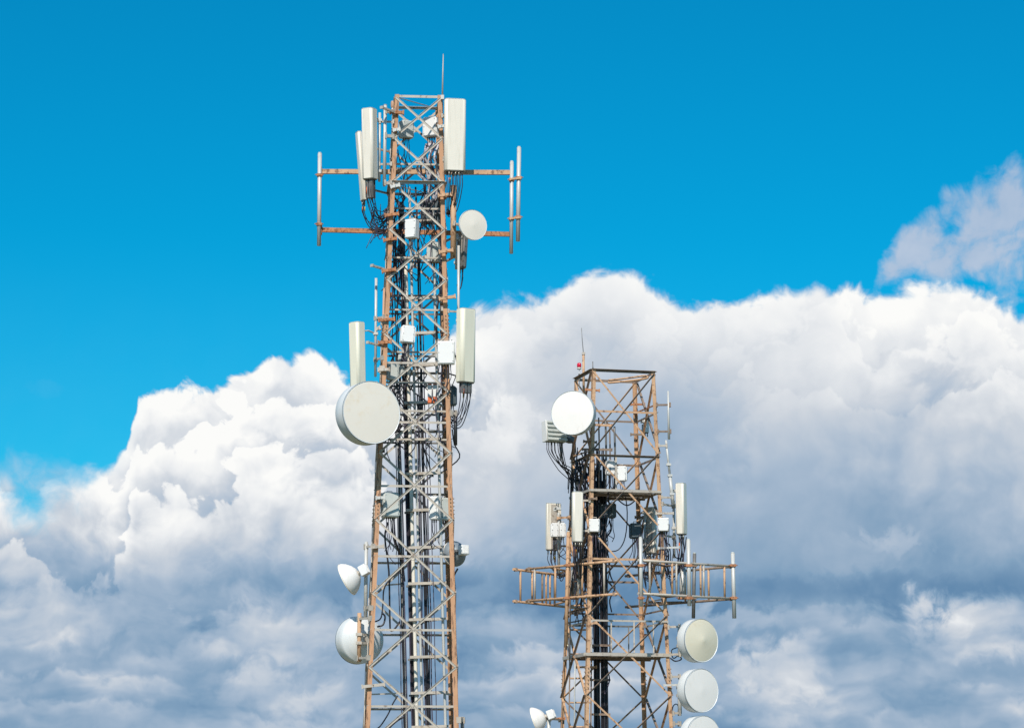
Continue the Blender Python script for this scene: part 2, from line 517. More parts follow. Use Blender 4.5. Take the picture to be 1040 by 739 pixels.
def smoothpath(pts, n=5):
    pts = [Vector(p) for p in pts]
    P_ = [pts[0] * 2 - pts[1]] + pts + [pts[-1] * 2 - pts[-2]]
    o = []
    for i in range(1, len(P_) - 2):
        a, b, c, d = P_[i - 1:i + 3]
        for k in range(n):
            t = k / n
            o.append(.5 * ((2 * b) + (c - a) * t + (2 * a - 5 * b + 4 * c - d) * t * t + (3 * b - a - 3 * c + d) * t ** 3))
    o.append(pts[-1])
    return o


rnd = random.Random(7)

# ================================================================== ground
g = MB(); N = 64
gv = [(0, 0, 0)] + [(9000 * math.cos(2 * math.pi * k / N), 9000 * math.sin(2 * math.pi * k / N), 0) for k in range(N)]
g.add(gv, [(0, 1 + k, 1 + (k + 1) % N) for k in range(N)])
go = g.build('ground', M['soil']); go['kind'] = 'structure'


# ================================================================== the two lattice towers
class Tower:
    def __init__(self, yc, yaw, z0, c0, s0, z1, c1, s1):
        self.__dict__.update(yc=yc, yaw=yaw, z0=z0, c0=c0, s0=s0, z1=z1, c1=c1, s1=s1)
        self.r = Vector((math.cos(yaw), math.sin(yaw), 0)); self.b = Vector((-math.sin(yaw), math.cos(yaw), 0))
    def s(self, z): return self.s0 + (self.s1 - self.s0) * (z - self.z0) / (self.z1 - self.z0)
    def c(self, z): return Vector((self.c0 + (self.c1 - self.c0) * (z - self.z0) / (self.z1 - self.z0), self.yc, z))
    def p(self, i, j, z):
        """i: -1 left leg .. 1 right leg, j: -1 front .. 1 back"""
        h = self.s(z) / 2
        return self.c(z) + self.r * (i * h) + self.b * (j * h)
    def zpix(self, py):
        z = at(420, py, self.yc)[2]
        for _ in range(8):
            z = at(420, py, self.p(0, -1, z)[1])[2]
        return z


CORN = ((-1, -1), (1, -1), (1, 1), (-1, 1))
FACES = (((-1, -1), (1, -1), (0, -1)), ((1, -1), (1, 1), (1, 0)), ((1, 1), (-1, 1), (0, 1)), ((-1, 1), (-1, -1), (-1, 0)))


def tower(T, label, nodes, legw, bracew, mats, hz, ztop, leg_cut=None, slash_dark=False):
    root = thing('lattice_tower', label, 'telecom tower', T.c(0) - Vector((0, 0, 0)))
    root.location = (T.c(0).x, T.yc, 0)
    for (i, j) in CORN:
        def legmesh(za, zb):
            m = MB(); a, b = T.p(i, j, za), T.p(i, j, zb)
            t = .012
            d = b - a
            for ax, ox in ((T.r * -i, T.b * -j), (T.b * -j, T.r * -i)):
                vs = []
                for q in (a, b):
                    for k in (0, legw):
                        for e in (0, t):
                            vs.append(q + ax * k + ox * e)
                m.add(vs, [(0, 1, 3, 2), (4, 6, 7, 5), (0, 4, 5, 1), (2, 3, 7, 6), (0, 2, 6, 4), (1, 5, 7, 3)])
            return m
        lo = legmesh(.15, ztop).build('leg', mats['leg'], root)
        for zs in leg_cut or ():
            q = T.p(i, j, zs)
            q2 = T.p(i, j, zs + .62)
            for ax, ox in ((T.r * -i, T.b * -j), (T.b * -j, T.r * -i)):
                m = MB()
                w0 = legw * .9
                vs = [Q + ax * k + ox * e for Q in (q, q2) for k in (.004, w0) for e in (-.011, -.0005)]
                m.add(vs, [(0, 1, 3, 2), (4, 6, 7, 5), (0, 4, 5, 1), (2, 3, 7, 6), (0, 2, 6, 4), (1, 5, 7, 3)])
                sp_ = m.build('splice_plate', mats['leg'], root)
                for k in range(6):
                    bp = q.lerp(q2, .08 + .17 * k) + ax * legw * .5
                    MB().tube([bp - ox * .009, bp - ox * .045], .015, 6).build('bolt', mats['bolt'], sp_)
        f = MB(); q = T.p(i, j, .15)
        f.box(q + Vector((0, 0, -.0)), .5, .5, .05)
        f.build('foot_plate', mats['brace'], root)
    zs = nodes
    for k in range(len(zs) - 1):
        za, zb = zs[k], zs[k + 1]
        for fi, (A, B, nn) in enumerate(FACES):
            n = T.r * nn[0] + T.b * nn[1]
            inset = .03
            a0, a1 = T.p(*A, za), T.p(*A, zb); b0, b1 = T.p(*B, za), T.p(*B, zb)
            e = (b0 - a0).normalized() * inset
            # n points outwards; braces are bolted on the outer leaf of the legs
            m1 = MB().angle(a1 + e + n * .002, b0 - e + n * .002, n, bracew, .008, 1, 1, mats['lip'])
            m1.build('diagonal_brace', mats['slash'], root)
            m2 = MB().angle(a0 + e + n * .012, b1 - e + n * .012, n, bracew, .008, 1, *mats['blip'])
            m2.build('diagonal_brace', mats['brace'], root)
            # bolted gusset where the two diagonals cross, and at the lower leg joints
            mid = (a0 + a1 + b0 + b1) / 4
            for q, w in ((mid, bracew * 1.5),):
                g_ = MB(); ax = (b0 - a0).normalized()
                up_ = Vector((0, 0, 1))
                g_.add([q + ax * (sx * w / 2) + up_ * (sz * w * .6) + n * e_ for e_ in (.021, .028) for sx in (-1, 1) for sz in (-1, 1)],
                       [(0, 1, 3, 2), (4, 6, 7, 5), (0, 4, 5, 1), (2, 3, 7, 6), (0, 2, 6, 4), (1, 5, 7, 3)])
                for sx, sz in ((-.25, 0), (.25, 0)):
                    c0 = q + ax * (sx * w) + n * .026; g_.tube([c0, c0 + n * .022], .013, 6)
                g_.build('gusset_plate', mats['brace'], root)
    for (z, fs, w, mm, out) in hz:
        for fi in fs:
            A, B, nn = FACES[fi]
            n = T.r * nn[0] + T.b * nn[1]
            a, b = T.p(*A, z), T.p(*B, z)
            MB().angle(a - n * .020, b - n * .020, n, w, .008, 1, out).build('cross_bar', M[mm], root)
    return root


LT = Tower(73.0, R(4.4), 3.363, -2.768, 2.502, 20.904, -2.672, 1.325)
RT = Tower(74.0, R(14.5), 3.387, 2.872, 2.498, 13.23, 2.886, 1.818)

Lz = [LT.zpix(y) for y in (98, 140.5, 185.5, 233, 284, 339, 398, 459.5, 527.5, 602, 677, 757)]
Lztop = Lz[0] + .05
for k, z in enumerate(Lz): pass
Lnodes = [Lz[0] - .04] + Lz[1:] + [.35]
Lmid = [(Lz[k] + Lz[k + 1]) / 2 - .0 for k in range(len(Lz) - 1)]
hzL = [(Lz[0] - .0, (0, 1, 2, 3), .07, 'zinc', -1), (Lz[2], (0, 1, 2, 3), .085, 'zinc', 1), (Lz[4] - .15, (2, 3), .06, 'zinc', -1)]
for k in (5, 6, 7, 8, 9, 10): hzL.append((Lmid[k], (0, 1, 2, 3), .06, 'zinc', -1))
lt = tower(LT, 'taller lattice tower on the left, pale grey braces between faded orange legs', Lnodes, .125, .062,
           {'leg': M['orange'], 'bolt': M['brown'], 'brace': M['zinc'], 'slash': M['zinc'], 'lip': .020, 'blip': (1, .014)}, hzL, Lztop, [LT.zpix(527), LT.zpix(339) - .05])
# plan bracing at the top and the waist
for z in (Lz[0] - .02, Lz[2] - .06, Lmid[6], Lmid[8]):
    MB().bar(T_a := LT.p(-1, -1, z) + LT.r * .06 + LT.b * .06, LT.p(1, 1, z) - LT.r * .06 - LT.b * .06, .05, .008).build('plan_brace', M['zinc'], lt)

Rz = [RT.zpix(y) for y in (377, 459.5, 537, 624.5, 706, 790)]
Rnodes = [Rz[0] - .04] + Rz[1:] + [.35]
Rmid = [(Rz[k] + Rz[k + 1]) / 2 for k in range(len(Rz) - 1)]
hzR = [(Rz[0] - .0, (0, 1, 2, 3), .075, 'brown', 1), (Rmid[0] + .0, (0,), .055, 'tan', -1), (Rmid[0], (1, 2, 3), .055, 'brown', 1),
       (Rz[1] - .10, (0, 1, 2, 3), .06, 'brown', 1), (Rmid[2] + .35, (0, 1, 2, 3), .06, 'tan', -1), (Rmid[2] - .1, (2,), .06, 'brown', 1), (Rz[3] + .18, (1, 2, 3), .05, 'brown', 1)]  # brown bars have their shade put into the colour
rt = tower(RT, 'shorter lattice tower on the right, rusty tan braces, half painted brown as shade', Rnodes, .104, .047,
           {'leg': M['tan'], 'bolt': M['brown'], 'brace': M['tan'], 'slash': M['brown'], 'lip': .047, 'blip': (-1, .047)}, hzR, Rz[0] + .05, [RT.zpix(700)])  # brown slash braces: shade painted into their colour
# bent hoop lying inside the top
hz_ = Rz[0] - .05
hoop = [at(618, 386, 74.1), at(640, 383.5, 74.2), at(655, 381.5, 74.1), at(657, 384, 73.8), at(640, 386.5, 73.6), at(620, 388.5, 73.7), at(618, 388, 73.9)]
MB().tube(smoothpath(hoop, 5), .03, 6).build('hoop', M['tan'], rt)

# concrete footings
for Tn, lab in ((LT, 'concrete footing slab under the taller left tower'), (RT, 'concrete footing slab under the shorter right tower')):
    m = MB(); q = Tn.c(0); m.box((q.x, q.y, .06), 4.6, 4.6, .125)
    tag(m.build('footing_slab', M['concrete'], None, (q.x, q.y, 0)), lab, 'footing')

# ================================================================== builders for the equipment
def local(c, yaw=0.0, tilt=0.0, roll=0.0):
    m = Matrix.Rotation(R(yaw), 4, 'Z') @ Matrix.Rotation(R(tilt), 4, 'X') @ Matrix.Rotation(R(roll), 4, 'Y')
    m.translation = Vector(c)
    return m


def clamp_arm(m, p, q, w=.06, plate=.12):
    """arm between a pole at p and a leg at q with a clamp plate at each end"""
    m.bar(p, q, w, w)
    d = (Vector(q) - Vector(p)).normalized()
    for a, s in ((p, 1), (q, -1)):
        a = Vector(a)
        m.bar(a - d * .02 * s, a + d * .03 * s, plate, plate * 1.1)
    return m


def panel(label, c, w, d, h, yaw, tilt, body='cream', pole=None, pole_span=(.62, .62), cables=8, cable_to=None, seam=True, skirt=0.0, group=None, back_gap=.16, arm_to=None, cablen=.55):
    """sector panel antenna: radome, end caps, back spine, tilt brackets, mounting pole, connectors and jumpers"""
    c = Vector(c); m = local(c, yaw, tilt)
    root = thing('panel_antenna', label, 'antenna', c - Vector((0, 0, h / 2)), group or 'sector panel antennas on the towers')
    MB().rbox((0, 0, 0), w, d, h, .02, m, front=min(d * .42, w * .2), seg=5).build('radome', M[body], root)
    cap = MB().rbox((0, 0, h / 2 + .011), w * .97, d * .95, .02, .02, m, front=min(d * .4, w * .19), seg=5)
    cap.build('end_cap', M['grey'], root)
    ep = MB().rbox((0, 0, -h / 2 - .013), w * .93, d * .9, .024, .02, m, front=min(d * .38, w * .18), seg=5).build('end_plate', M['zincd'], root)
    if seam:
        MB().box((0, d / 2 + .012, 0), w * .45, .022, h * .96, m).build('back_spine', M['zinc'], root)
    ends = []
    for k in range(cables):
        cx = -w * .38 + w * .76 * (k + .5) / cables
        cy = (-.22 if k % 2 else .16) * d
        a = m @ Vector((cx, cy, -h / 2 - .026)); b = m @ Vector((cx, cy, -h / 2 - .026 - .10))
        MB().tube([a, b], .02, 6).build('connector', M['conn'] if k % 3 else M['black'], ep)
        ends.append(b)
    if skirt:
        MB().box((0, d * .05, -h / 2 - .03 - skirt / 2), w * .62, d * .6, skirt, m).build('tilt_unit', M['zincd'], root)
    if pole is not None:
        pc = m @ Vector((0, d / 2 + back_gap, 0)); pc = Vector((pc.x, pc.y, c.z)) if pole is True else Vector(pole)
        mp_ = MB().tube([pc - Vector((0, 0, h / 2 + pole_span[1] - .4)), pc + Vector((0, 0, h / 2 + pole_span[0] - .4))], .037, 10).build('mounting_pole', M['pipe'], root)
        for s in (-.36, .38):
            b = MB(); a = m @ Vector((0, d / 2 + .02, s * h)); q = Vector((pc.x, pc.y, a.z))
            mid_ = a.lerp(q, .5) + Vector((0, 0, .06 if s > 0 else 0))
            b.tube([a, mid_, q], .022, 6)
            b.box(q, .13, .13, .07); b.box(a, .11, .03, .10, None)
            b.build('tilt_bracket', M['pipe'], mp_)
        if arm_to is not None:
            for s in (-.30, .32):
                a = pc + Vector((0, 0, s * h)); q = arm_to(a.z)
                clamp_arm(MB(), a, q, .05, .11).build('stand_off_arm', M['rust'] if body == 'x' else M['zinc'], root)
    if cable_to is not None:
        for k, e in enumerate(ends):
            tgt = Vector(cable_to) + Vector((rnd.uniform(-.06, .06), rnd.uniform(-.08, .08), rnd.uniform(-.12, .12)))
            L = cablen * rnd.uniform(.7, 1.15)
            p = [e, e - Vector((0, 0, L * .45)), e.lerp(tgt, .35) - Vector((0, 0, L * .8)), e.lerp(tgt, .8) - Vector((0, 0, L * .45)), tgt]
            jc = MB().tube(smoothpath(p, 4), .011 if k % 3 else .014, 5).build('jumper_cable', M['cable'] if k % 4 else M['cableg'], root)
            if k in (1, 2):
                MB().tube([e.lerp(p[1], .25), e.lerp(p[1], .75)], .017, 6).build('marker_tape', M['yellow'] if k == 2 else M['redmark'], jc)
    return root


def radio(label, c, w, d, h, yaw, tilt=0, body='white', fins=True, tails=3, roll=0, lid=True, group='remote radio units on the towers', tail_len=.5, stub=None):
    """remote radio unit: finned housing, front lid with corner screws, carrying lug, bracket, connectors with short tails"""
    c = Vector(c); m = local(c, yaw, tilt, roll)
    root = thing('radio_unit', label, 'radio unit', c - Vector((0, 0, h / 2)), group)
    hs = MB().rbox((0, 0, 0), w, d, h, .018, m, seg=3).build('housing', M[body], root)
    if lid:
        ld = MB().rbox((0, -d / 2 - .009, 0), w * .9, .016, h * .92, .005, m, seg=2).build('lid', M[body], root)
        for sx in (-1, 1):
            for sz in (-.9, 0, .9):
                a = m @ Vector((sx * w * .42, -d / 2 - .016, sz * h * .42))
                MB().tube([a, a + (m.to_3x3() @ Vector((0, -.012, 0)))], .011, 6).build('screw', M['zincd'], ld)
    if fins:
        f = MB()
        for k in range(7):
            y = -d / 2 + d * (k + .8) / 7.6
            for sx in (-1, 1): f.box((sx * (w / 2 + .012), y, 0), .024, .012, h * .86, m)
        f.build('cooling_fins', M[body], hs)
    MB().tube([m @ Vector((-w * .2, 0, h / 2)), m @ Vector((-w * .18, 0, h / 2 + .05)), m @ Vector((w * .18, 0, h / 2 + .05)), m @ Vector((w * .2, 0, h / 2))], .011, 6).build('handle', M['zinc'], hs)
    b = MB().box((0, d / 2 + .03, h * .25), w * .5, .058, .07, m); b.box((0, d / 2 + .03, -h * .25), w * .5, .058, .07, m)
    if stub is not None: b.bar(m @ Vector((0, d / 2 + .05, 0)), stub, .05, .05)
    b.build('bracket', M['zinc'], root)
    for k in range(tails):
        x = -w * .34 + w * .68 * (k + .5) / tails
        a = m @ Vector((x, 0, -h / 2)); e = m @ Vector((x, 0, -h / 2 - .07))
        MB().tube([a, e], .018, 6).build('connector', M['black'], hs)
        L = tail_len * rnd.uniform(.75, 1.25)
        p = [e, e + Vector((rnd.uniform(-.03, .03), .02, -L * .4)), e + Vector((rnd.uniform(-.12, .12), .10, -L * .75)), e + Vector((rnd.uniform(-.15, .15), .22, -L))]
        MB().tube(smoothpath(p, 4), .011, 5).build('tail_cable', M['cable'] if k % 2 else M['cableg'], root)
    return root


def drum_dish(label, c, r, depth, yaw, tilt, face='dishwhite', cone=.05, pole=None, arms=(), group='shrouded microwave dishes', band=True, back=.25, pole_mat='pipe', pole_ext=0.1):
    """shrouded microwave dish; c = centre of its flat cover, -Y local faces out"""
    c = Vector(c); m = local(c, yaw, tilt)
    root = thing('microwave_dish', label, 'microwave dish', c - Vector((0, 0, r)), group)
    MB().lathe([(0.0, -cone), (r * .12, -cone * .86), (r * .5, -cone * .5), (r * .9, -.004 - cone * .08), (r * .962, -.004), (r * .975, .006)], m, 64, sharp=(3, 4)).build('radome_cover', M[face], root)
    sh_ = MB().lathe([(r * .976, .0), (r * .995, -.012), (r, .01), (r, depth * .5), (r * .995, depth * .93), (r * .97, depth), (r * .80, depth + back * .38), (r * .5, depth + back * .8), (r * .2, depth + back), (0, depth + back)],
               m, 64, sharp=(0, 1, 4, 5)).build('shroud', M['shroud'], root)
    if band:
        MB().lathe([(r * .999, .006), (r * 1.012, .008), (r * 1.012, .030), (r * .999, .032)], m, 64, sharp=(0, 1, 2)).build('rim_band', M['band'], sh_)
    hub = MB().lathe([(r * .16, depth + back - .02), (r * .16, depth + back + .10), (0, depth + back + .10)], m, 20, sharp=(0, 1))
    hub.build('hub', M['zinc'], sh_)
    if pole is not None:
        pole = Vector(pole)
        mp_ = MB().tube([pole - Vector((0, 0, r * .75 + pole_ext)), pole + Vector((0, 0, r * .75 + pole_ext))], .055, 12).build('mounting_pole', M[pole_mat], root)
        b = MB(); hb = m @ Vector((0, depth + back + .05, 0))
        for z in (-.18, .18):
            b.bar(hb + Vector((0, 0, z * r)), pole + Vector((0, 0, (hb.z - pole.z) + z * r)), .07, .06)
            b.box(pole + Vector((0, 0, (hb.z - pole.z) + z * r)), .17, .17, .08)
        b.build('pan_bracket', M['zinc'], mp_)
    for (p, q) in arms:
        clamp_arm(MB(), p, q, .06, .13).build('stand_off_arm', M['zinc'], root)
    return root


def cone_dish(label, c, r, depth, n, box_w=.24, pole=None, pole_len=(.5, .5), arms=(), group='small cone backed dishes', shell='dishwhite'):
    """small dish seen from behind: white conical back, thin rim, radio box on the neck"""
    c = Vector(c); m = orient(n); m.translation = c
    root = thing('microwave_dish', label, 'microwave dish', c - Vector((0, 0, r)), group)
    rf_ = MB().lathe([(0, .02), (r * .5, .012), (r * .95, -.004), (r * .99, .01), (r, .025), (r * .985, .05), (r * .86, depth * .42), (r * .62, depth * .74), (r * .36, depth * .95), (r * .24, depth), (0, depth)],
               m, 48, sharp=(2, 3, 4, 9)).build('reflector', M[shell], root)
    MB().lathe([(r * 1.0, -.012), (r * 1.02, -.01), (r * 1.02, .028), (r * 1.0, .03)], m, 48, sharp=(0, 1, 2)).build('rim', M['dishface'], rf_)
    MB().lathe([(r * .15, depth), (r * .15, depth + .07), (0, depth + .07)], m, 16, sharp=(0, 1)).build('neck', M['zinc'], rf_)
    bx_ = MB().rbox((0, depth + .07 + box_w * .42, 0), box_w, box_w * .8, box_w * 1.05, .02, m).build('radio_box', M['white'], root)
    s = MB()
    for k in range(5): s.box((-box_w * .3 + box_w * .15 * k, depth + .07 + box_w * .84, 0), .014, .02, box_w * .8, m)
    s.build('cooling_fins', M['white'], bx_)
    if pole is not None:
        pole = Vector(pole)
        MB().tube([pole - Vector((0, 0, pole_len[1])), pole + Vector((0, 0, pole_len[0]))], .05, 12).build('mounting_pole', M['pipe'], root)
        b = MB(); q = m @ Vector((0, depth + .07, 0))
        b.bar(q, Vector((pole.x, pole.y, q.z)), .06, .06); b.box((pole.x, pole.y, q.z), .15, .15, .12)
        b.build('pan_bracket', M['zincd'], root)
    for (p, q) in arms:
        clamp_arm(MB(), p, q, .05, .13).build('stand_off_arm', M['zinc'], root)
    return root


def pole_antenna(label, px0, py0, px1, py1, y, r, m='pipe', group=None, clamps=(), collars=True):
    a, b = at(px0, py0, y), at(px1, py1, y)
    root = thing('pole_antenna', label, 'antenna', b, group)
    tb_ = MB().tube([b, a], r, 12).build('tube', M[m], root)
    MB().tube([a, a + (a - b).normalized() * .03], r * .8, 12).build('tip_cap', M['grey'], tb_)
    for py in clamps:
        t = (py - py0) / (py1 - py0); q = a.lerp(b, t)
        c = MB(); c.box(q, r * 2.9, r * 2.9, .07); c.tube([q + Vector((-r * 2.2, -r * 1.2, 0)), q + Vector((r * 2.2, -r * 1.2, 0))], .014, 6)
        c.build('clamp', M['rust'] if m != 'zincd' else M['brown'], tb_)
    return root


def bracket(T_root, p, q, m='rust', w=.09, h=.08):
    """short stand-off bracket bolted to a leg: channel arm with jaw plates, a part of the tower"""
    b = MB(); p, q = Vector(p), Vector(q)
    b.bar(p, q, w, h)
    d = (q - p).normalized()
    for t in (.02, .98):
        a = p.lerp(q, t); b.bar(a - d * .018, a + d * .018, w * 1.5, h * 1.5)
    for s in (-1, 1):
        a = p.lerp(q, .5) + Vector((0, 0, s * h * .25)); b.tube([a + Vector((0, -w * .8, 0)), a + Vector((0, w * .8, 0))], .012, 6)
    return b.build('stand_off_bracket', M[m], T_root)

# ================================================================== taller tower on the left: what hangs on it
FL = lambda z: LT.p(-1, -1, z)
FR = lambda z: LT.p(1, -1, z)
BR = lambda z: LT.p(1, 1, z)
BL = lambda z: LT.p(-1, 1, z)
K = 0.0273                                        # metres per survey pixel at the towers

# the two long cross arms and the poles they carry
for (px0, py0, px1, py1, lab, mm) in ((326.5, 174.3, 518.5, 175.3, 'upper of two long tan cross arms through the taller tower', 'tan'),
                                      (326.5, 233.5, 518.5, 238.0, 'lower of two long rusty cross arms through the taller tower', 'rust')):
    a, b = at(px0, py0, 73.10), at(px1, py1, 73.20)
    t = thing('cross_arm', lab, 'cross arm', a, 'long cross arms on the taller tower')
    MB().bar(a, b, .10, .125).build('beam', M[mm], t)
    e = MB()
    for q in (a, b): e.box(q, .03, .16, .26)
    e.build('end_plate', M['rust'], t)
    u = MB()
    for (i, x) in ((-1, -.30), (1, .30)):
        q = LT.p(i, -1, a.z); u.bar(Vector((q.x - i * .05, q.y + .03, a.z)), Vector((q.x - i * .05, 73.2, a.z)), .05, .17)
    u.build('fixing_plate', M['zinc'], t)
pole_antenna('pale pole antenna at the far left end of the cross arms', 324.8, 156, 324.0, 249.5, 72.99, .056, 'pipe', 'pole antennas on the cross arms', (178, 228))
pole_antenna('shorter of two pale poles at the right ends of the cross arms', 519.8, 164.5, 519.2, 257.5, 73.08, .052, 'pipe', 'pole antennas on the cross arms', (183, 222.5))
pole_antenna('outermost pale pole, clamped beside another at the right cross arm ends', 527.2, 150, 526.0, 245, 73.08, .058, 'pipe', 'pole antennas on the cross arms', (181, 221))
for py in (182, 222):
    bracket(lt, at(518, py, 73.0), at(528.5, py - 1.2, 73.0), 'tan', .04, .05)

# lightning rod and lamp on top
a, b = at(450.2, 55, 72.35), at(449.3, 99, 72.35)
t = thing('lightning_rod', 'thin bare rod standing on the top right corner of the taller tower', 'lightning rod', b)
MB().tube([b, a], [.024, .012], 8).build('rod', M['zinc'], t)
MB().box(b, .09, .09, .12).build('base_clamp', M['pipe'], t)
q = at(399, 109.5, 72.5)
t = thing('warning_light', 'small beige capped lamp on the top left corner of the taller tower', 'lamp', q)
MB().lathe([(0, 0), (.05, 0), (.06, -.03), (.06, -.15), (.045, -.19), (0, -.20)], Matrix.Translation(q) @ Matrix.Rotation(R(-90), 4, 'X'), 20, sharp=(1, 3)).build('lens_cover', M['dusty'], t)
MB().tube([q - Vector((0, 0, .10)), q], .04, 12).build('lamp_base', M['pipe'], t)
MB().bar(q - Vector((0, 0, .08)), FL(q.z - .08), .04, .04).build('support_arm', M['rust'], t)

# sector panels
panel('large cream panel antenna at the top right of the taller tower', at(462, 137.5, 72.02), .60, .20, 2.02, 9, 1.5, 'cream', True, (.35, .5), 10, at(455, 212, 72.5), arm_to=lambda z: FR(z), cablen=.8)
panel('cream panel antenna at the top left of the taller tower, nearer of two', at(375.2, 146.5, 71.95), .35, .32, 1.97, -25, 3.0, 'cream', at(385.5, 146, 72.25), (.3, .5), 7, at(393, 214, 72.4), skirt=.5, arm_to=lambda z: FL(z), cablen=.8)
panel('narrow panel antenna leaning out behind the top left cream panel', at(366.5, 169, 73.0), .26, .12, 1.95, -68, 5.0, 'cream', at(378, 172, 73.15), (.2, .3), 4, at(390, 222, 73.2), arm_to=lambda z: BL(z), cablen=.6)
panel('cream panel antenna standing behind the large drum dish', at(362.6, 362, 71.9), .37, .29, 1.86, -42, 2.4, 'greenish', at(381.5, 345, 72.35), (1.2, .5), 6, at(392, 412, 72.5), arm_to=lambda z: FL(z))
panel('greenish cream panel antenna at the right side, level with the drum dish', at(473.6, 351.2, 71.95), .50, .28, 2.02, 38, .8, 'greenish', at(465.5, 340, 72.3), (1.9, .2), 7, at(457, 421, 72.4), skirt=.26, arm_to=lambda z: FR(z), cablen=.85)
panel('small panel antenna, its shade painted dark, seen from behind under the small round dish', at(469.5, 256, 73.0), .34, .16, .92, 128, 4, 'zincd', at(463.5, 250, 72.9), (.2, .6), 4, at(465, 292, 73.0), arm_to=lambda z: BR(z), cablen=.35)  # grey back, darkened in colour to imitate shade from the dish

# dishes
drum_dish('largest dish, a deep drum with cream cover left of the taller tower', at(377.4, 418.6, 70.75), .846, .54, 28, 0, 'dishface', .02, at(364.5, 421, 71.85), [(at(364.5, 404, 71.85), FL(at(0, 404, 72.1).z)), (at(364.5, 438, 71.85), FL(at(0, 438, 72.1).z))])
c = at(480.6, 228.3, 71.85)
drum_dish('small pale round dish at the right of the upper taller tower', c, .425, .07, 29, 0, 'dishface', .035, None, [(c + Vector((-.14, .33, 0)), at(461, 227, 72.1))], 'small cone backed dishes', band=False, back=.16)
cone_dish('white cone backed dish with radio box, facing left above the rear drum', at(352.3, 588.2, 72.1), .455, .36, (-.86, .22, -.44), .27, at(371.6, 588, 72.15), (1.02, 1.02), [(at(371.6, 555, 72.15), FL(at(0, 555, 72).z)), (at(371.6, 617.5, 72.15), FL(at(0, 617.5, 72).z))])
drum_dish('white drum dish seen from behind at the lower left of the taller tower', at(362.0, 650, 73.15), .645, .40, -150, 0, 'dishwhite', .03, at(364.8, 647, 72.3), [(at(364.8, 628, 72.3), FL(at(0, 628, 72).z)), (at(364.8, 668, 72.3), FL(at(0, 668, 72).z))], pole_mat='tan', pole_ext=.18)
cone_dish('small dish seen from behind at the right leg of the taller tower', at(461.2, 562, 73.6), .36, .32, (-.55, .83, -.12), .25, at(459, 566, 73.2), (.5, .5), [(at(459, 560, 73.2), BR(at(0, 560, 73).z))], shell='band')  # slate shell colour stands in for shade from the tower

# free mounting pipes with their brackets
def mast(label, px0, py0, px1, py1, y, r, m, legs=()):
    a, b = at(px0, py0, y), at(px1, py1, y)
    t = thing('mounting_pipe', label, 'pipe', b, 'bare mounting pipes on the towers')
    MB().tube([b, a], r, 12).build('tube', M[m], t)
    MB().tube([a, a + Vector((0, 0, .015))], r * 1.08, 12).build('pipe_cap', M['zinc'], t)
    for py, lg in legs:
        q = a.lerp(b, (py - py0) / (py1 - py0)); clamp_arm(MB(), q, lg(q.z), .08, .15).build('stand_off_arm', M['dusty' if m == 'tan' else 'zinc'], t)
    return t


mast('pale bare pipe beside the top left panel antennas', 391.3, 107, 390.3, 188, 72.15, .045, 'pipe', ((113, FL), (138, FL), (186, FL)))
mast('thick tan pipe on the right leg behind the small round dish', 460.6, 189, 460.2, 262, 72.25, .080, 'tan', ((199, FR), (255, FR)))
mast('thin grey pipe just left of the taller tower above the drum dish', 390.2, 293, 387.5, 392, 72.3, .032, 'dusty', ((327, FL), (376, FL)))
mast('short black pipe hanging below the right side panel antenna', 462.6, 417, 462.6, 452, 72.2, .05, 'black', ((420, FR),))
mast('stub of pipe at the lowest right edge of the taller tower', 469.5, 728, 469.8, 748, 72.2, .05, 'zincd', ((731, FR),))

# orange stand-off brackets bolted to the legs
for (x0, y0, x1, y1, m_) in ((391, 219, 405, 217, 'rust'), (389.5, 244, 403, 242, 'rust'), (388, 275.5, 402, 273.5, 'rust'), (384.5, 325, 401, 324, 'rust'), (384, 348, 397.5, 347, 'rust'),
                             (445, 198.5, 459, 197.5, 'tan'), (446, 256, 460, 254, 'tan'), (446, 303.5, 462.5, 301, 'tan'), (396, 114, 410, 114.5, 'rust'), (386, 333, 382, 334, 'zinc'),
                             (445, 129, 452, 128, 'pipe'), (399.5, 132.5, 406, 131.5, 'pipe'), (397, 190, 406, 188, 'pipe'), (384, 375.5, 396, 375, 'zinc'), (382, 505.5, 391, 505, 'pipe'), (367.5, 697, 391, 694.5, 'zinc'), (377, 555.5, 390, 554.5, 'zinc')):
    z = at(0, y0, 72.1)
    bracket(lt, at(x0, y0, FL(z.z).y - .06), at(x1, y1, FL(z.z).y - .06), m_)
for (x0, y0, x1, y1) in ((377.5, 269.5, 394, 274.5), (373, 347.5, 391, 352), (387.5, 109, 400, 114)):   # galvanised channel arms reaching forward
    bracket(lt, at(x0, y0, 71.75), at(x1, y1, 72.2), 'zinc', .07, .05)

# radio units
radio('pale radio unit inside the left of the taller tower top', at(412.5, 132, 73.3), .34, .24, .50, 30, 0, 'grey', tails=4, tail_len=.7)
radio('white radio unit inside the right of the taller tower top', at(438, 129.5, 73.0), .38, .26, .56, -22, 0, 'white', tails=5, tail_len=.8)
radio('white radio unit on the taller tower braces, level with the lower cross arm', at(418.5, 232.8, 72.0), .33, .26, .53, -24, 0, 'white', fins=False, tails=4)
radio('finned radio unit, back shade painted dark, inside the tower above the small round dish level', at(437, 216, 73.5), .44, .28, .64, 12, 0, 'teal', tails=4)  # dark body colour imitates a back in shade
radio('white radio unit, shade painted grey, inside the tower left of the dark rear panel', at(441, 257, 73.2), .36, .26, .55, -28, 0, 'grey', fins=False, tails=3)  # white body set grey to paint in its shade
radio('tilted white radio unit above the drum dish at the left braces', at(414, 340, 72.0), .34, .22, .48, 14, -4, 'white', tails=5, roll=4)
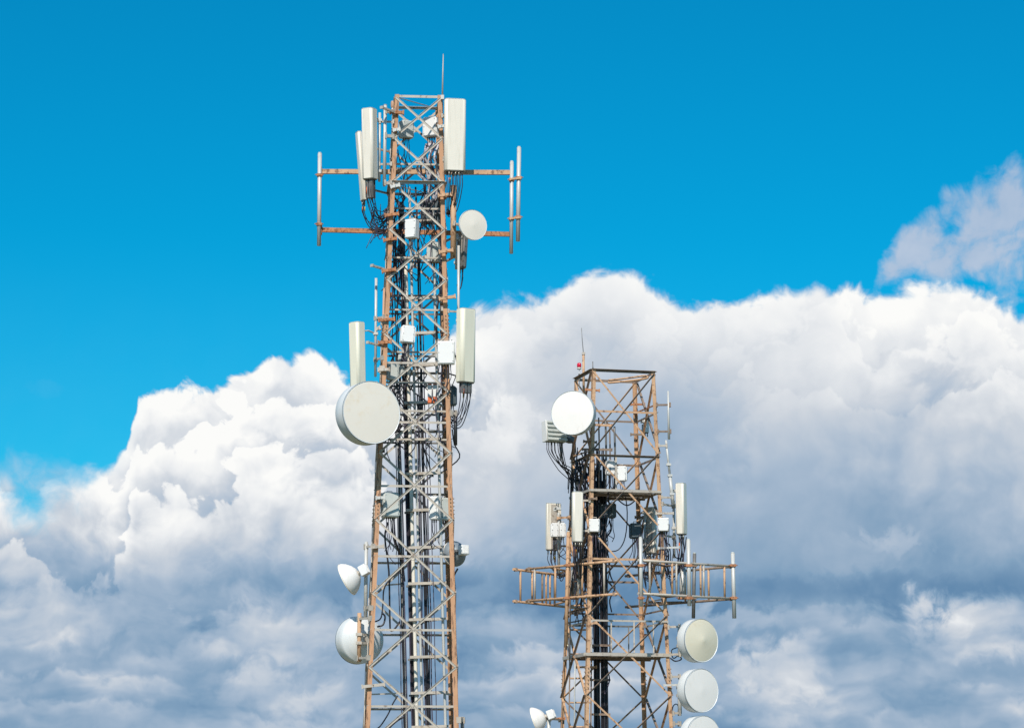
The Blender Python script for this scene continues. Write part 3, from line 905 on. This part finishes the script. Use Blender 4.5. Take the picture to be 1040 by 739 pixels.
radio('flat white radio unit beside the greenish right side panel', at(453.2, 358.3, 71.85), .46, .18, .64, -4, 0, 'white', fins=False, tails=4, tail_len=.7, stub=FR(at(0, 358, 72).z))
radio('grey radio unit at the left leg just above the drum dish', at(398.5, 377, 72.6), .26, .24, .50, 20, 0, 'grey', tails=4)
radio('narrow grey radio unit inside the tower beside the drum dish top', at(407, 371, 73.2), .22, .24, .58, -15, 0, 'grey', tails=3)
radio('pale green grey radio unit on the left leg below the drum dish', at(396, 513, 72.22), .42, .30, .68, 24, -6, 'grey', tails=5, tail_len=1.0, stub=FL(at(0, 512, 72).z))
radio('slim white radio unit on the right, level with the green grey unit', at(441.5, 516, 72.9), .22, .22, .64, -20, 0, 'white', tails=3, tail_len=.7)
radio('grey radio unit against the back right leg below the braces crossing', at(450.5, 517, 73.5), .26, .3, .62, 25, 0, 'grey', tails=3)
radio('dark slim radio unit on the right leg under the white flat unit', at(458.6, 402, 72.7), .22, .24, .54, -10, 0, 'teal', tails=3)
for k, (x, lab) in enumerate(((436.5, 'left of two small white surge protectors with orange ends inside the tower'), (441.8, 'right of two small white surge protectors with orange ends inside the tower'))):
    q = at(x, 397, 72.8)
    t = thing('surge_protector', lab, 'surge protector', q - Vector((0, 0, .27)), 'surge protectors inside the taller tower')
    MB().rbox(q, .115, .10, .34, .012).build('housing', M['white'], t)
    for s, h in ((1, .07), (-1, .17)):
        MB().rbox(q + Vector((0, 0, s * (.172 + h / 2))), .11, .095, h, .012).build('end_cap', M['redmark'], t)

# cable ladder down the middle, with the feeders strapped to it
t = thing('cable_ladder', 'cream and grey cable ladder with black feeder cables up the taller tower', 'cable ladder', at(421, 739, 73.25))
lad = lambda x, y, Y: at(x + 12.0 * (y - 250) / 489.0, y, Y)
def run(px, ya, yb, Y, r, m, name, wob=.02, n=8):
    P_ = []
    for k in range(13):
        y = ya + (yb - ya) * k / 12
        P_.append(lad(px, y, Y) + Vector((rnd.uniform(-wob, wob), rnd.uniform(-wob, wob), 0)))
    MB().tube(smoothpath(P_, 3), r, n).build(name, M[m], t)
for (px, ya, r, m_) in ((411.6, 262, .052, 'cream'), (417.2, 190, .036, 'pipe'), (440.5, 195, .040, 'pipe'), (399.8, 440, .045, 'pipe')):
    run(px, ya, 860, 73.25, r, m_, 'rail', .0)
for k in range(9):
    run(406.4 + k * .55, 205 + 7 * (k % 3), 858, 73.35 + .05 * (k % 3), .021 + .004 * (k % 2), 'cable' if k % 4 else 'cableg', 'feeder_cable', .012)
for (px, ya, r, m_) in ((424.2, 190, .026, 'cable'), (425.6, 240, .02, 'cable'), (427.8, 300, .017, 'cableg'), (421.5, 330, .018, 'cable'), (419.8, 400, .02, 'cableg'), (423, 455, .016, 'cable'),
                        (398.8, 455, .02, 'cable'), (402.2, 230, .018, 'cableg'), (399.8, 235, .016, 'cable'), (396.6, 240, .014, 'cableg'), (431.5, 410, .012, 'cableg')):
    run(px, ya, 858, 73.2 + rnd.uniform(-.08, .1), r, m_, 'feeder_cable', .02)
for y in (224, 262, 303, 338.5, 371, 409, 446.5, 481, 518, 556, 592.5, 629, 667, 703.5, 738):
    a, b = lad(406, y, 73.15), lad(441.5, y - 1, 73.15)
    MB().bar(a, b, .06, .075).build('rung', M['zinc'], t)
    a, b = lad(419, y + 2, 73.42), lad(445, y - 1.5, 73.5)
    MB().bar(a, b, .05, .06).build('tie_bar', M['zinc'], t)
    s = MB()
    for k in range(4): s.box(lad(405.5 + 2.4 * k, y + 2.5, 73.3), .075, .13, .05)
    s.build('cable_cleat', M['zincd'], t)
for y in (303, 409, 518, 592.5, 703.5):                # the ladder is tied to the back legs
    z = lad(420, y, 73.2).z
    MB().bar(lad(440.5, y, 73.3), BR(z) - LT.r * .06, .05, .05).build('tie_bar', M['zinc'], t)
    MB().bar(lad(400.5, y, 73.3), BL(z) + LT.r * .06, .04, .04).build('tie_bar', M['zinc'], t)


def loose(label, group, name, paths, rads, mats):
    for k, p in enumerate(paths):
        m = MB().tube(smoothpath(p, 4), rads[k % len(rads)], 5)
        o = m.build(name, M[mats[k % len(mats)]], None, p[0])
        tag(o, label, 'cable', group)


# coils and jumpers around the taller tower's radios
P_ = []
for k in range(26):
    y0 = rnd.uniform(150, 235); x0 = rnd.choice([rnd.uniform(403, 414), rnd.uniform(424, 446)])
    Y = rnd.uniform(72.6, 73.6); L = rnd.uniform(25, 75)
    P_.append([at(x0 + rnd.uniform(-6, 6) * j, y0 + L * j / 3, Y + rnd.uniform(-.1, .1)) for j in range(4)])
for k in range(34):
    y0 = rnd.uniform(188, 300); x0 = rnd.uniform(396, 411) if k % 3 else rnd.uniform(441, 452)
    L = rnd.uniform(30, 90)
    P_.append([at(x0 + rnd.uniform(-3, 3) - j * L * .02, y0 + L * j / 3, rnd.uniform(72.7, 73.5)) for j in range(4)])
for k in range(46):
    y0 = rnd.uniform(335, 440); x0 = rnd.choice([rnd.uniform(397, 414), rnd.uniform(444, 460), rnd.uniform(400, 450)])
    Y = rnd.uniform(72.5, 73.5); L = rnd.uniform(20, 60)
    P_.append([at(x0 + rnd.uniform(-5, 5) * j, y0 + L * j / 3, Y + rnd.uniform(-.1, .1)) for j in range(4)])
loose('dark jumper cable hanging loose inside the taller lattice tower', 'jumper cables inside the taller tower', 'jumper_cable', P_, (.012, .016, .010, .02), ('cable', 'cableg', 'cable', 'cable'))
P_ = []
for k in range(16):
    x0 = rnd.uniform(377, 392); y0 = rnd.uniform(205, 222)
    P_.append([at(x0, y0, 72.3), at(x0 + rnd.uniform(-4, 2), y0 + rnd.uniform(8, 16), 72.3), at(rnd.uniform(384, 394), y0 + rnd.uniform(12, 24), 72.4), at(rnd.uniform(396, 402), rnd.uniform(206, 226), 72.5)])
for k in range(5):
    P_.append([at(372 + 4 * k, 252 - 5 * k, 72.3), at(380 + 3 * k, 236, 72.35), at(390, 232 + 2 * k, 72.4), at(398, 222 + 3 * k, 72.5)])
loose('thin dark cable curling under the top left panels of the taller tower', 'cables curling under the top left panels', 'jumper_cable', P_, (.010, .013), ('cable', 'cableg', 'cable'))
P_ = []
for k in range(9):
    x0 = 433 + 1.6 * k
    P_.append([at(x0, 143 + rnd.uniform(0, 4), 73.0), at(x0 - rnd.uniform(2, 9), 158, 72.9 + rnd.uniform(-.2, .2)), at(x0 - rnd.uniform(-4, 10), 172, 72.9), at(x0 - rnd.uniform(-5, 7), 190, 73.0), at(x0 - 4, 206, 73.1)])
loose('thick pale wrapped cable bundle inside the taller tower top', 'pale wrapped cables inside the tower top', 'wrapped_cable', P_, (.036, .028), ('wrap', 'cableg', 'wrap'))
P_ = [[at(394, 530, 72.5), at(391, 546, 72.6), at(395, 580, 72.7), at(396, 630, 72.8), at(397, 640, 72.8), at(401, 638, 72.9), at(406, 631, 73.0)],
      [at(398, 528, 72.5), at(400, 548, 72.6), at(405, 560, 73.0), at(409, 575, 73.1)], [at(400, 526, 72.5), at(402, 550, 72.6), at(408, 566, 73.0), at(411, 590, 73.2)],
      [at(407, 578, 72.7), at(396, 588, 72.4), at(390, 598, 72.4), at(389, 612, 72.5), at(387, 627, 72.4), at(381, 631, 72.3)],
      [at(388, 622, 72.3), at(391, 626, 72.35), at(389, 634, 72.3), at(383, 636, 72.3)],
      [at(404, 706, 72.6), at(399, 714, 72.6), at(394, 725, 72.6), at(386, 737, 72.6), at(380, 741, 72.6)], [at(411, 727, 72.6), at(404, 731, 72.6), at(396, 738, 72.6), at(392, 746, 72.6)],
      [at(429, 452, 73.0), at(434, 466, 73.0), at(437, 476, 73.1), at(440, 484, 73.2)], [at(465, 577, 73.2), at(461, 585, 73.2), at(459, 600, 73.3)]]
loose('long black cable looping between braces low on the taller tower', 'looping cables low on the taller tower', 'loop_cable', P_, (.026, .02), ('cable',))

# cable hangers and small clamps all over the inner frame
for k in range(44):
    y = rnd.uniform(112, 470); z = LT.zpix(y); s_ = rnd.choice((-1, 1))
    q = LT.p(s_, rnd.uniform(-.9, .9), z) - LT.r * s_ * rnd.uniform(.02, .16)
    h_ = MB(); w_ = rnd.uniform(.05, .11)
    h_.box(q, w_, w_ * 1.2, rnd.uniform(.05, .16)); h_.bar(q, LT.p(s_, -.98 if k % 2 else .98, z - .01), .03, .035)
    h_.build('cable_hanger', M[('zincd', 'brown', 'zinc', 'rust', 'black')[k % 5]], lt)
for y in (163, 208, 258, 311, 354, 385, 414, 443):
    z = LT.zpix(y)
    for j in (-.35, .4):
        MB().bar(LT.p(-1, j, z), LT.p(1, j, z), .045, .05).build('inner_strut', M['zinc' if j < 0 else 'zincd'], lt)

# ================================================================== shorter tower on the right: what hangs on it
FL2 = lambda z: RT.p(-1, -1, z)
FR2 = lambda z: RT.p(1, -1, z)
BR2 = lambda z: RT.p(1, 1, z)
BL2 = lambda z: RT.p(-1, 1, z)
a, b = at(592.6, 359, 74.3), at(592.9, 404, 74.3)
t = thing('lightning_rod', 'thin whip on a rusty post at the top left of the shorter tower', 'lightning rod', b)
MB().tube([b, a], .036, 10).build('post', M['tan'], t)
MB().tube([at(590.6, 333, 74.3), at(591.3, 345, 74.3), at(592.4, 357, 74.3), a], [.008, .011, .014, .016], 6).build('rod', M['zincd'], t)
MB().box(a, .09, .09, .07).build('base_clamp', M['zinc'], t)
a, b = at(602, 367, 72.95), at(602.2, 378, 72.95)
t = thing('lightning_rod', 'short bare spike on the front left corner of the shorter tower', 'lightning rod', b)
MB().tube([b, a], .014, 6).build('rod', M['zincd'], t); MB().box(b.lerp(a, .3), .05, .05, .08).build('base_clamp', M['teal'], t)
q = at(588.2, 373.2, 74.4)
t = thing('warning_light', 'small red obstruction lamp above the white dish of the shorter tower', 'lamp', q - Vector((0, 0, .3)))
MB().lathe([(0, 0), (.05, 0), (.062, -.02), (.062, -.09), (.045, -.13), (0, -.14)], Matrix.Translation(q) @ Matrix.Rotation(R(-90), 4, 'X'), 20, sharp=(1,)).build('lens_cover', M['red'], t)
MB().tube([q, q - Vector((0, 0, .05))], .06, 12).build('lamp_base', M['grey'], t)
MB().tube([q - Vector((0, 0, .05)), at(588.4, 392, 74.4), at(586.5, 398, 74.6)], .010, 6).build('stem', M['pipe'], t)
MB().tube([q - Vector((0, 0, .18)), q - Vector((0, 0, .24))], .024, 8).build('stem_collar', M['black'], t)

drum_dish('white round dish at the top left of the shorter tower', at(581.4, 419, 72.2), .605, .30, -16, 0, 'dishwhite', .02, at(589.5, 421, 72.95), [(at(589.5, 409, 72.95), FL2(at(0, 409, 73).z)), (at(589.5, 432, 72.95), FL2(at(0, 432, 73).z))])
for (x, y, lab, fc, cn) in ((712.4, 650, 'yellowed drum dish, topmost of three stacked right of the shorter tower', 'dishbeige', .10), (712.6, 700.7, 'clean white drum dish, second of three stacked right of the shorter tower', 'dishwhite', .03),
                            (714.8, 748.5, 'white drum dish cut by the lower frame edge, lowest of three', 'dishwhite', .03)):
    pl = at(690.3, y + (2 if y < 660 else 9), 73.2)
    drum_dish(lab, at(x, y, 72.45), .585, .36, 36, 0, fc, cn, pl, [(at(690.3, y - 14, 73.2), FR2(at(0, y - 14, 73).z)), (at(690.3, y + 14 + (0 if y < 660 else 9), 73.2), FR2(at(0, y + 14 + (0 if y < 660 else 9), 73).z))], pole_ext=-.05, group='three drum dishes stacked beside the shorter tower')
cone_dish('small white dish with radio box at the bottom left of the shorter tower', at(543.6, 731, 73.9), .36, .30, (-.90, .2, -.32), .24, at(557.4, 738, 73.9), (.25, .6), [(at(557.4, 729.5, 73.9), BL2(at(0, 729.5, 74).z))])

panel('white panel antenna on a pole right of the shorter tower', at(691.8, 516.6, 73.5), .25, .25, 1.40, -27, .6, 'cream', at(684.4, 530, 73.8), (.3, .7), 6, at(676, 574, 73.6), arm_to=lambda z: FR2(z), cablen=.9)
panel('cream panel antenna in front of the left leg of the shorter tower', at(586.6, 524.8, 72.4), .30, .16, 1.35, 13, .6, 'cream', at(589, 524, 72.75), (.4, .4), 8, at(590, 575, 73.2), arm_to=lambda z: FL2(z), cablen=.7)
panel('cream panel antenna seen from behind, leftmost on the shorter tower', at(561.8, 534.8, 74.9), .44, .15, 1.30, -158, -1, 'cream', at(567.5, 540, 74.65), (.3, .9), 6, at(574, 580, 74.8), arm_to=lambda z: BL2(z), cablen=.6)
panel('shaded panel antenna seen from behind inside the right of the shorter tower', at(661, 538.5, 74.7), .34, .16, 1.28, 152, 0, 'cream', at(655, 540, 74.6), (.2, .3), 5, at(655, 585, 74.6), arm_to=lambda z: BR2(z), cablen=.5)
panel('tiny white oval antenna high on the back right leg of the shorter tower', at(656.2, 432.5, 74.9), .15, .10, .37, 20, 0, 'white', at(653, 434, 75.0), (.3, .5), 2, None, seam=False, back_gap=.08)

radio('white radio unit beside the cream panel on the front left leg', at(603.8, 533.6, 72.7), .29, .20, .36, -6, 0, 'white', fins=False, tails=4, tail_len=.8)
radio('white radio unit on the front right leg beside the white panel', at(673.6, 532.6, 73.15), .31, .18, .37, -2, 0, 'white', fins=False, tails=5, tail_len=1.1)
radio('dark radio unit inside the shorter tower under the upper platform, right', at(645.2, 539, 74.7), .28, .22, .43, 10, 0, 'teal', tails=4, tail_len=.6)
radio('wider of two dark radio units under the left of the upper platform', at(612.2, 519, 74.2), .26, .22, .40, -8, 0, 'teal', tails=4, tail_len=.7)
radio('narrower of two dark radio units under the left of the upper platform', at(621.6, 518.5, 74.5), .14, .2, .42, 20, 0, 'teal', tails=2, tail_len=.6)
radio('left of two slim white radio units behind the leftmost panel', at(563.2, 538.3, 74.35), .17, .18, .40, 8, 0, 'white', tails=3, tail_len=.5)
radio('right of two slim white radio units behind the leftmost panel', at(571.2, 538.3, 74.35), .13, .18, .40, 8, 0, 'white', tails=2, tail_len=.5)
radio('white slotted radio unit standing on the upper platform', at(631.6, 481, 73.3), .24, .20, .42, -8, 0, 'white', tails=3, tail_len=.3)
radio('white radio unit with rounded top on the upper platform, beside a slotted one', at(620, 475, 73.4), .20, .22, .40, 15, 0, 'white', tails=3, tail_len=.4)
# ribbed radio with a fan of jumpers
c = at(563.5, 438.5, 73.5); m = local(c, -62, 0, -6)
t = thing('radio_unit', 'large grey ribbed radio unit hanging behind the white dish', 'radio unit', c - Vector((0, 0, .29)), 'remote radio units on the towers')
MB().rbox((0, 0, 0), .24, .62, .58, .02, m).build('housing', M['grey'], t)
MB().rbox((0, -.33, 0), .26, .03, .60, .012, m).build('lid', M['white'], t)
rb = MB()
for k in range(5): rb.box((.14, 0, -.24 + .12 * k), .05, .60, .045, m)
rb.build('cooling_fins', M['grey'], t)
MB().bar(m @ Vector((.1, .2, -.1)), at(580, 444, 74.4), .08, .08).build('support_arm', M['zincd'], t)
MB().tube([at(570.5, 437, 73.7), at(570, 466, 73.7)], .04, 10).build('mounting_pole', M['pipe'], t)
MB().bar(at(571, 444, 73.9), at(581, 447, 74.5), .2, .17).build('tilt_unit', M['black'], t)
for k in range(10):
    e = m @ Vector((rnd.uniform(-.06, .06), -.26 + .055 * k, -.30))
    MB().tube([e + Vector((0, 0, .02)), e - Vector((0, 0, .07))], .015, 6).build('connector', M['black'], t)
    tg = at(rnd.uniform(577, 583), rnd.uniform(474, 492), 74.5)
    MB().tube(smoothpath([e - Vector((0, 0, .07)), e - Vector((0, 0, .3)) + Vector((.03, 0, 0)), e.lerp(tg, .5) - Vector((0, 0, .22)), tg, tg - Vector((rnd.uniform(-.05, .05), 0, .5))], 4), .012, 5).build('jumper_cable', M['cable' if k % 3 else 'cableg'], t)

# slim pole stack right of the tower
a, b, c_ = at(678.6, 397, 73.3), at(679.4, 446, 73.3), at(683.6, 512, 73.3)
t = thing('pole_antenna', 'slim grey pole held off the right leg of the shorter tower', 'antenna', b, 'slim poles beside the shorter tower')
MB().tube([b, a], [.036, .026], 10).build('tube', M['pipe'], t)
for py in (411, 438): clamp_arm(MB(), b.lerp(a, (446 - py) / 49.0) + Vector((.05, 0, 0)), FR2(at(0, py, 73.3).z), .05, .11).build('stand_off_arm', M['brown'], t)
t = thing('pole_antenna', 'jointed grey pole hanging below the slim pole on the right leg', 'antenna', c_, 'slim poles beside the shorter tower')
d_ = at(676.4, 447, 73.3)
MB().tube([c_, c_.lerp(d_, .45)], .050, 10).build('tube', M['pipe'], t)
MB().tube([c_.lerp(d_, .45), d_], .032, 10).build('tube', M['pipe'], t)
cm_ = MB()
for q in (.45, .16, .62): cm_.box(c_.lerp(d_, q), .13, .13, .06)
cm_.build('clamp', M['pipe'], t)
for py in (452.5, 505): 
    q = d_.lerp(c_, (py - 447) / 65.0); clamp_arm(MB(), q, FR2(q.z), .05, .10).build('stand_off_arm', M['zinc'], t)

# small brackets bolted to the legs of the shorter tower
for (x0, y0, x1, y1, Y, m_) in ((594.5, 395.5, 609, 396.5, 72.95, 'rust'), (592.5, 448, 606, 449, 72.9, 'brown'), (591, 456, 622, 456.6, 72.95, 'brown'), (640.5, 410.5, 655, 410.5, 74.7, 'rust'), (640.5, 441, 653, 441, 74.6, 'brown'),
                                (596, 431, 622, 432, 73.0, 'tan'), (598, 506.5, 606, 506, 72.7, 'brown'), (566, 526, 578, 525, 74.6, 'tan'), (645, 525, 653, 525, 74.6, 'brown'), (666, 521, 684, 521, 73.2, 'zinc'), (668, 556.5, 690, 555.5, 73.2, 'pipe'),
                                (600, 633, 606, 632, 72.6, 'tan'), (674, 695.5, 690, 695, 73.0, 'pipe'), (560, 729.5, 574, 729, 74.8, 'rust'), (585, 677, 606, 677, 73.9, 'tan')):
    bracket(rt, at(x0, y0, Y), at(x1, y1, Y), m_, .055, .055)


# the diamond of side frames with its poles
zt = at(745, 577.0, 74.2).z; zb = at(745, 609.5, 74.2).z
XL, XR = at(527, 578, 74.2).x, at(744, 578, 74.2).x
XC = (XL + XR) / 2
NEAR, FAR = Vector((at(639, 570, 71.4).x, 71.4, 0)), Vector((XC - .05, 77.0, 0))
LA, RA = Vector((XL, 74.7, 0)), Vector((XR, 73.5, 0))
def frame(label, A, B, ta, tb, ups, mats, brace=True):
    A, B = Vector(A), Vector(B)
    t = thing('antenna_frame', label, 'antenna frame', A + Vector((0, 0, zb)), 'side frames around the shorter tower')
    for z in (zt, zb):
        a, b = A.lerp(B, ta), A.lerp(B, tb); a.z = b.z = z
        MB().tube([a, a.lerp(b, .5), b], .036, 8).build('rail', M[mats[0]], t)
    for k, u in enumerate(ups):
        a = A.lerp(B, u)
        MB().tube([Vector((a.x, a.y, zb)), Vector((a.x, a.y, zt))], .030, 8).build('upright', M[mats[1 + k % (len(mats) - 1)]], t)
    c_ = MB()
    for u in (ta + .03, tb - .03):
        for z in (zt, zb):
            a = A.lerp(B, u); c_.box((a.x, a.y, z), .10, .10, .10)
    c_.build('clamp', M['brown'], t)
frame('front left side frame of the diamond around the shorter tower', NEAR, LA, .10, .93, (.22, .415, .45, .66, .85), ('tan', 'zinc', 'tan'))
FARL = Vector((at(604, 590, 78.0).x, 78.0, 0))
frame('back left side frame of the diamond around the shorter tower', LA, FARL, -.07, .95, (.02, .17, .30, .35, .40, .46, .75), ('tan', 'tan', 'tan', 'brown'))
frame('front right side frame of the diamond around the shorter tower', NEAR, RA, .08, 1.0, (.19, .40, .44, .67, .70, .90), ('zinc', 'zinc', 'tan'))
frame('back right side frame of the diamond around the shorter tower', RA, FAR, .0, .95, (.22, .42, .62, .8), ('brown', 'tan'))
# struts carrying the frames off the legs
for z in (zt - .02, zb + .02):
    for lg, tgt in ((BL2, LA.lerp(FARL, .45)), (BL2, LA.lerp(NEAR, .30)), (FL2, LA.lerp(NEAR, .60)), (FR2, RA.lerp(NEAR, .5)), (FR2, NEAR.lerp(RA, .15)), (BR2, RA.lerp(FAR, .45))):
        q = lg(z); MB().tube([q, Vector((tgt.x, tgt.y, z))], .030, 6).build('frame_strut', M['tan' if tgt.x < XC else 'brown'], rt)
fr_pt = lambda A, B, u: A.lerp(B, u)
def fpole(label, px0, py0, px1, py1, y, r, m_):
    return pole_antenna(label, px0, py0, px1, py1, y, r, m_, 'poles on the side frames', (574, 607))
def yon(A, B, px):                                  # distance at which the frame A-B is seen at bearing px
    lo, hi = 0.0, 1.0
    for _ in range(40):
        u = (lo + hi) / 2; q = A.lerp(B, u); x = 520 + FPX * q.x / (q.y * CT + (zt - EYE) * ST)
        a0 = 520 + FPX * A.x / (A.y * CT + (zt - EYE) * ST)
        if (x - px) * (a0 - px) > 0: lo = u
        else: hi = u
    return A.lerp(B, lo).y
fpole('tall pale pole at the right tip of the diamond frames', 744.2, 561.5, 745.8, 627.5, 73.4, .056, 'pipe')
fpole('pale pole on the middle of the front right frame', 699.2, 548, 700.2, 615, yon(NEAR, RA, 699) - .08, .056, 'pipe')
fpole('pale pole at the near corner between the two front frames', 650.6, 546, 651.2, 615.5, yon(NEAR, RA, 651) - .08, .050, 'pipe')
fpole('long tan pole on the front left frame, reaching down lowest', 577.3, 540, 574.6, 657, yon(NEAR, LA, 576) - .08, .052, 'tan')
fpole('dark pole on the back right frame with speckled lower end', 705.4, 562, 704.2, 627.5, yon(RA, FAR, 705) - .08, .050, 'zincd')
fpole('short stout grey tube with dark cap on the left frames', 583.2, 579, 582.6, 606, 74.3, .085, 'pipe')
fpole('short stout grey tube behind the front right frame', 693.4, 577, 693.0, 606, 74.5, .085, 'pipe')

# platforms
def platform(label, py, over, rails):
    z = RT.zpix(py); s = RT.s(z) / 2
    t = thing('work_platform', label, 'platform', RT.c(z), 'work platforms inside the shorter tower')
    cz = RT.c(z)
    pt = lambda i, j, dz=0: cz + RT.r * i + RT.b * j + Vector((0, 0, dz))
    dk = MB(); n = 7
    for k in range(n):
        j0 = -s + .05 + (2 * s - .1) * (k + .5) / n
        dk.bar(pt(-s + .03, j0, .045), pt(s - .03, j0, .045), (2 * s - .1) / n * .80, .025)
    dk.build('deck', M['plank'], t)
    for (i0, j0, i1, j1) in ((-s - over, -s - .03, s, -s - .03), (s + .0, -s, s, s), (s, s + .03, -s, s + .03), (-s, s, -s - .0, -s)):
        MB().bar(pt(i0, j0), pt(i1, j1), .045, .085 if rails else .06).build('edge_beam', M['zinc'], t)
    for u in (-.4, .35):
        MB().bar(pt(-s + .04, s * u, -.06), pt(s - .04, s * u, -.06), .05, .06).build('joist', M['brown'], t)
    if rails:
        for (j, mm) in ((-s + .02, 'zinc'), (s - .02, 'zincd')):
            MB().bar(pt(-s + .14, j, .92), pt(s - .02, j, .92), .035, .05).build('guard_rail', M[mm], t)
            for u in (-.88, -.4, .15, .62): MB().bar(pt(s * u, j, .06), pt(s * u, j, .92), .035, .035, (0, 1, 0)).build('rail_post', M[mm], t)
        for i in (-s + .16, s - .04):
            MB().bar(pt(i, -s, .90), pt(i, s, .90), .035, .05).build('guard_rail', M['zinc'], t)
    return t
platform('upper work platform under the white radio units in the shorter tower', 498.5, 0, False)
platform('lower work platform with a pale guard rail in the shorter tower', 664.5, .1, True)
q = at(626, 495, 73.2)
o = MB().bar(at(625.6, 463, 73.2), at(625.8, 497, 73.2), .045, .045, (0, 1, 0))
tag(o.build('rail_post', M['zinc'], None, at(625.8, 497, 73.2)), 'lone grey post standing on the upper platform', 'post')

# climbing ladder inside the left face
t = thing('climbing_ladder', 'narrow tan climbing ladder inside the left of the shorter tower', 'ladder', at(590, 860, 73.9))
for x in (579.5, 601.5):
    MB().bar(at(x, 575, 73.9), at(x - 2.5, 852, 73.9), .04, .04, (0, 1, 0)).build('stile', M['brown'], t)
for k in range(11):
    y = 590 + 24.6 * k
    MB().tube([at(579.5 - .2 * k, y, 73.9), at(601.5 - .2 * k, y, 73.9)], .024, 8).build('rung', M['tan'], t)
MB().tube([at(584.2, 668, 73.7), at(583.6, 700, 73.7), at(582.8, 845, 73.7)], .020, 8).build('safety_rail', M['pipe'], t)

# feeder cables
t = thing('feeder_run', 'thick black feeder cables dropping down the left of the shorter tower', 'cable run', at(608, 739, 74.1))
for k in range(13):
    x0 = 602.5 + k * .95 + (1.6 if k > 5 else 0)
    P_ = [at(x0 + rnd.uniform(-.4, .4) + 1.5 * (y - 560) / 180, y, 74.1 + .06 * (k % 3)) for y in range(455 + 11 * (k % 5), 860, 45)]
    MB().tube(smoothpath(P_, 3), .028 + .006 * (k % 2), 7).build('feeder_cable', M['cable'], t)
for y in (575, 655, 690, 725):
    MB().bar(at(599, y, 74.05), at(620, y, 74.05), .04, .06).build('tie_bar', M['brown'], t)
P_ = []
for k in range(64):
    y0 = rnd.uniform(452, 585); x0 = rnd.uniform(581, 622) if k % 3 else rnd.uniform(583, 600)
    Y = rnd.uniform(73.3, 74.9); L = rnd.uniform(22, 75)
    P_.append([at(x0 + rnd.uniform(-4, 4), y0 + L * j / 4, Y + rnd.uniform(-.1, .1)) for j in range(5)])
loose('black cable in the tangle down the left side of the shorter tower', 'tangled cables on the left of the shorter tower', 'jumper_cable', P_, (.014, .02, .012, .026), ('cable', 'cable', 'cableg', 'cable'))
for k in range(30):
    y0 = rnd.uniform(428, 490); x0 = rnd.uniform(583, 606); L = rnd.uniform(25, 70)
    P_.append([at(x0 + rnd.uniform(-3, 3), y0 + L * j / 4, rnd.uniform(73.3, 74.7)) for j in range(5)])
loose('black cable in the tangle down the left side of the shorter tower', 'tangled cables on the left of the shorter tower', 'jumper_cable', P_[64:], (.014, .02, .012, .026), ('cable', 'cable', 'cableg', 'cable'))
for k in range(22):
    y = rnd.uniform(400, 640); z = RT.zpix(y); s_ = -1 if k % 3 else 1
    q = RT.p(s_, rnd.uniform(-.9, .9), z) - RT.r * s_ * rnd.uniform(.02, .2)
    h_ = MB(); w_ = rnd.uniform(.05, .11)
    h_.box(q, w_, w_ * 1.2, rnd.uniform(.05, .16)); h_.bar(q, RT.p(s_, -.98 if k % 2 else .98, z - .01), .03, .035)
    h_.build('cable_hanger', M[('zincd', 'brown', 'tan', 'rust', 'black')[k % 5]], rt)
P_ = []
for k in range(22):
    x0 = rnd.uniform(648, 694); y0 = rnd.uniform(528, 552)
    P_.append([at(x0 + rnd.uniform(-2.5, 2.5), y0 + rnd.uniform(8, 14) * j, rnd.uniform(73.4, 74.4)) for j in range(5)])
loose('thin dark cable dropping beside the right legs of the shorter tower', 'cables beside the right legs of the shorter tower', 'jumper_cable', P_, (.010, .014), ('cable', 'cableg'))
P_ = [[at(634, 495, 74.3), at(637, 520, 74.3), at(635, 545, 74.3), at(628, 558, 74.3), at(616, 560, 74.2)], [at(625, 505, 74), at(636, 513, 74.2), at(645, 508, 74.3), at(650, 502, 74.4)],
      [at(690, 664, 73.2), at(684, 668, 73.6), at(682, 660, 73.5), at(688, 657, 73.9)], [at(690, 665, 73.2), at(692, 669, 73.8), at(686, 671, 73.6), at(681, 668, 73.4)],
      [at(690, 722, 73.2), at(688, 715, 73.8), at(684, 716, 73.5), at(682, 724, 73.3)], [at(617, 680, 74.2), at(619, 690, 74), at(616, 700, 73.9), at(614, 704, 73.8)],
      [at(685, 545, 73.5), at(684, 562, 73.4), at(690, 567, 73.5), at(695, 560, 73.5), at(697, 545, 73.5)]]
loose('single black cable hanging in a loop on the shorter tower', 'looping cables on the shorter tower', 'loop_cable', P_, (.016, .02), ('cable', 'cableg'))
P_ = []
for k in range(4):
    x0 = (608, 615, 619, 624)[k]
    P_.append([at(x0, 424 + 3 * k, 73.9), at(x0 + .6, 460, 73.9), at(x0, 497, 73.9)])
loose('thin vertical conduit in the upper left bay of the shorter tower', 'conduits in the upper bay of the shorter tower', 'conduit', P_, (.022, .03), ('brown', 'zincd'))
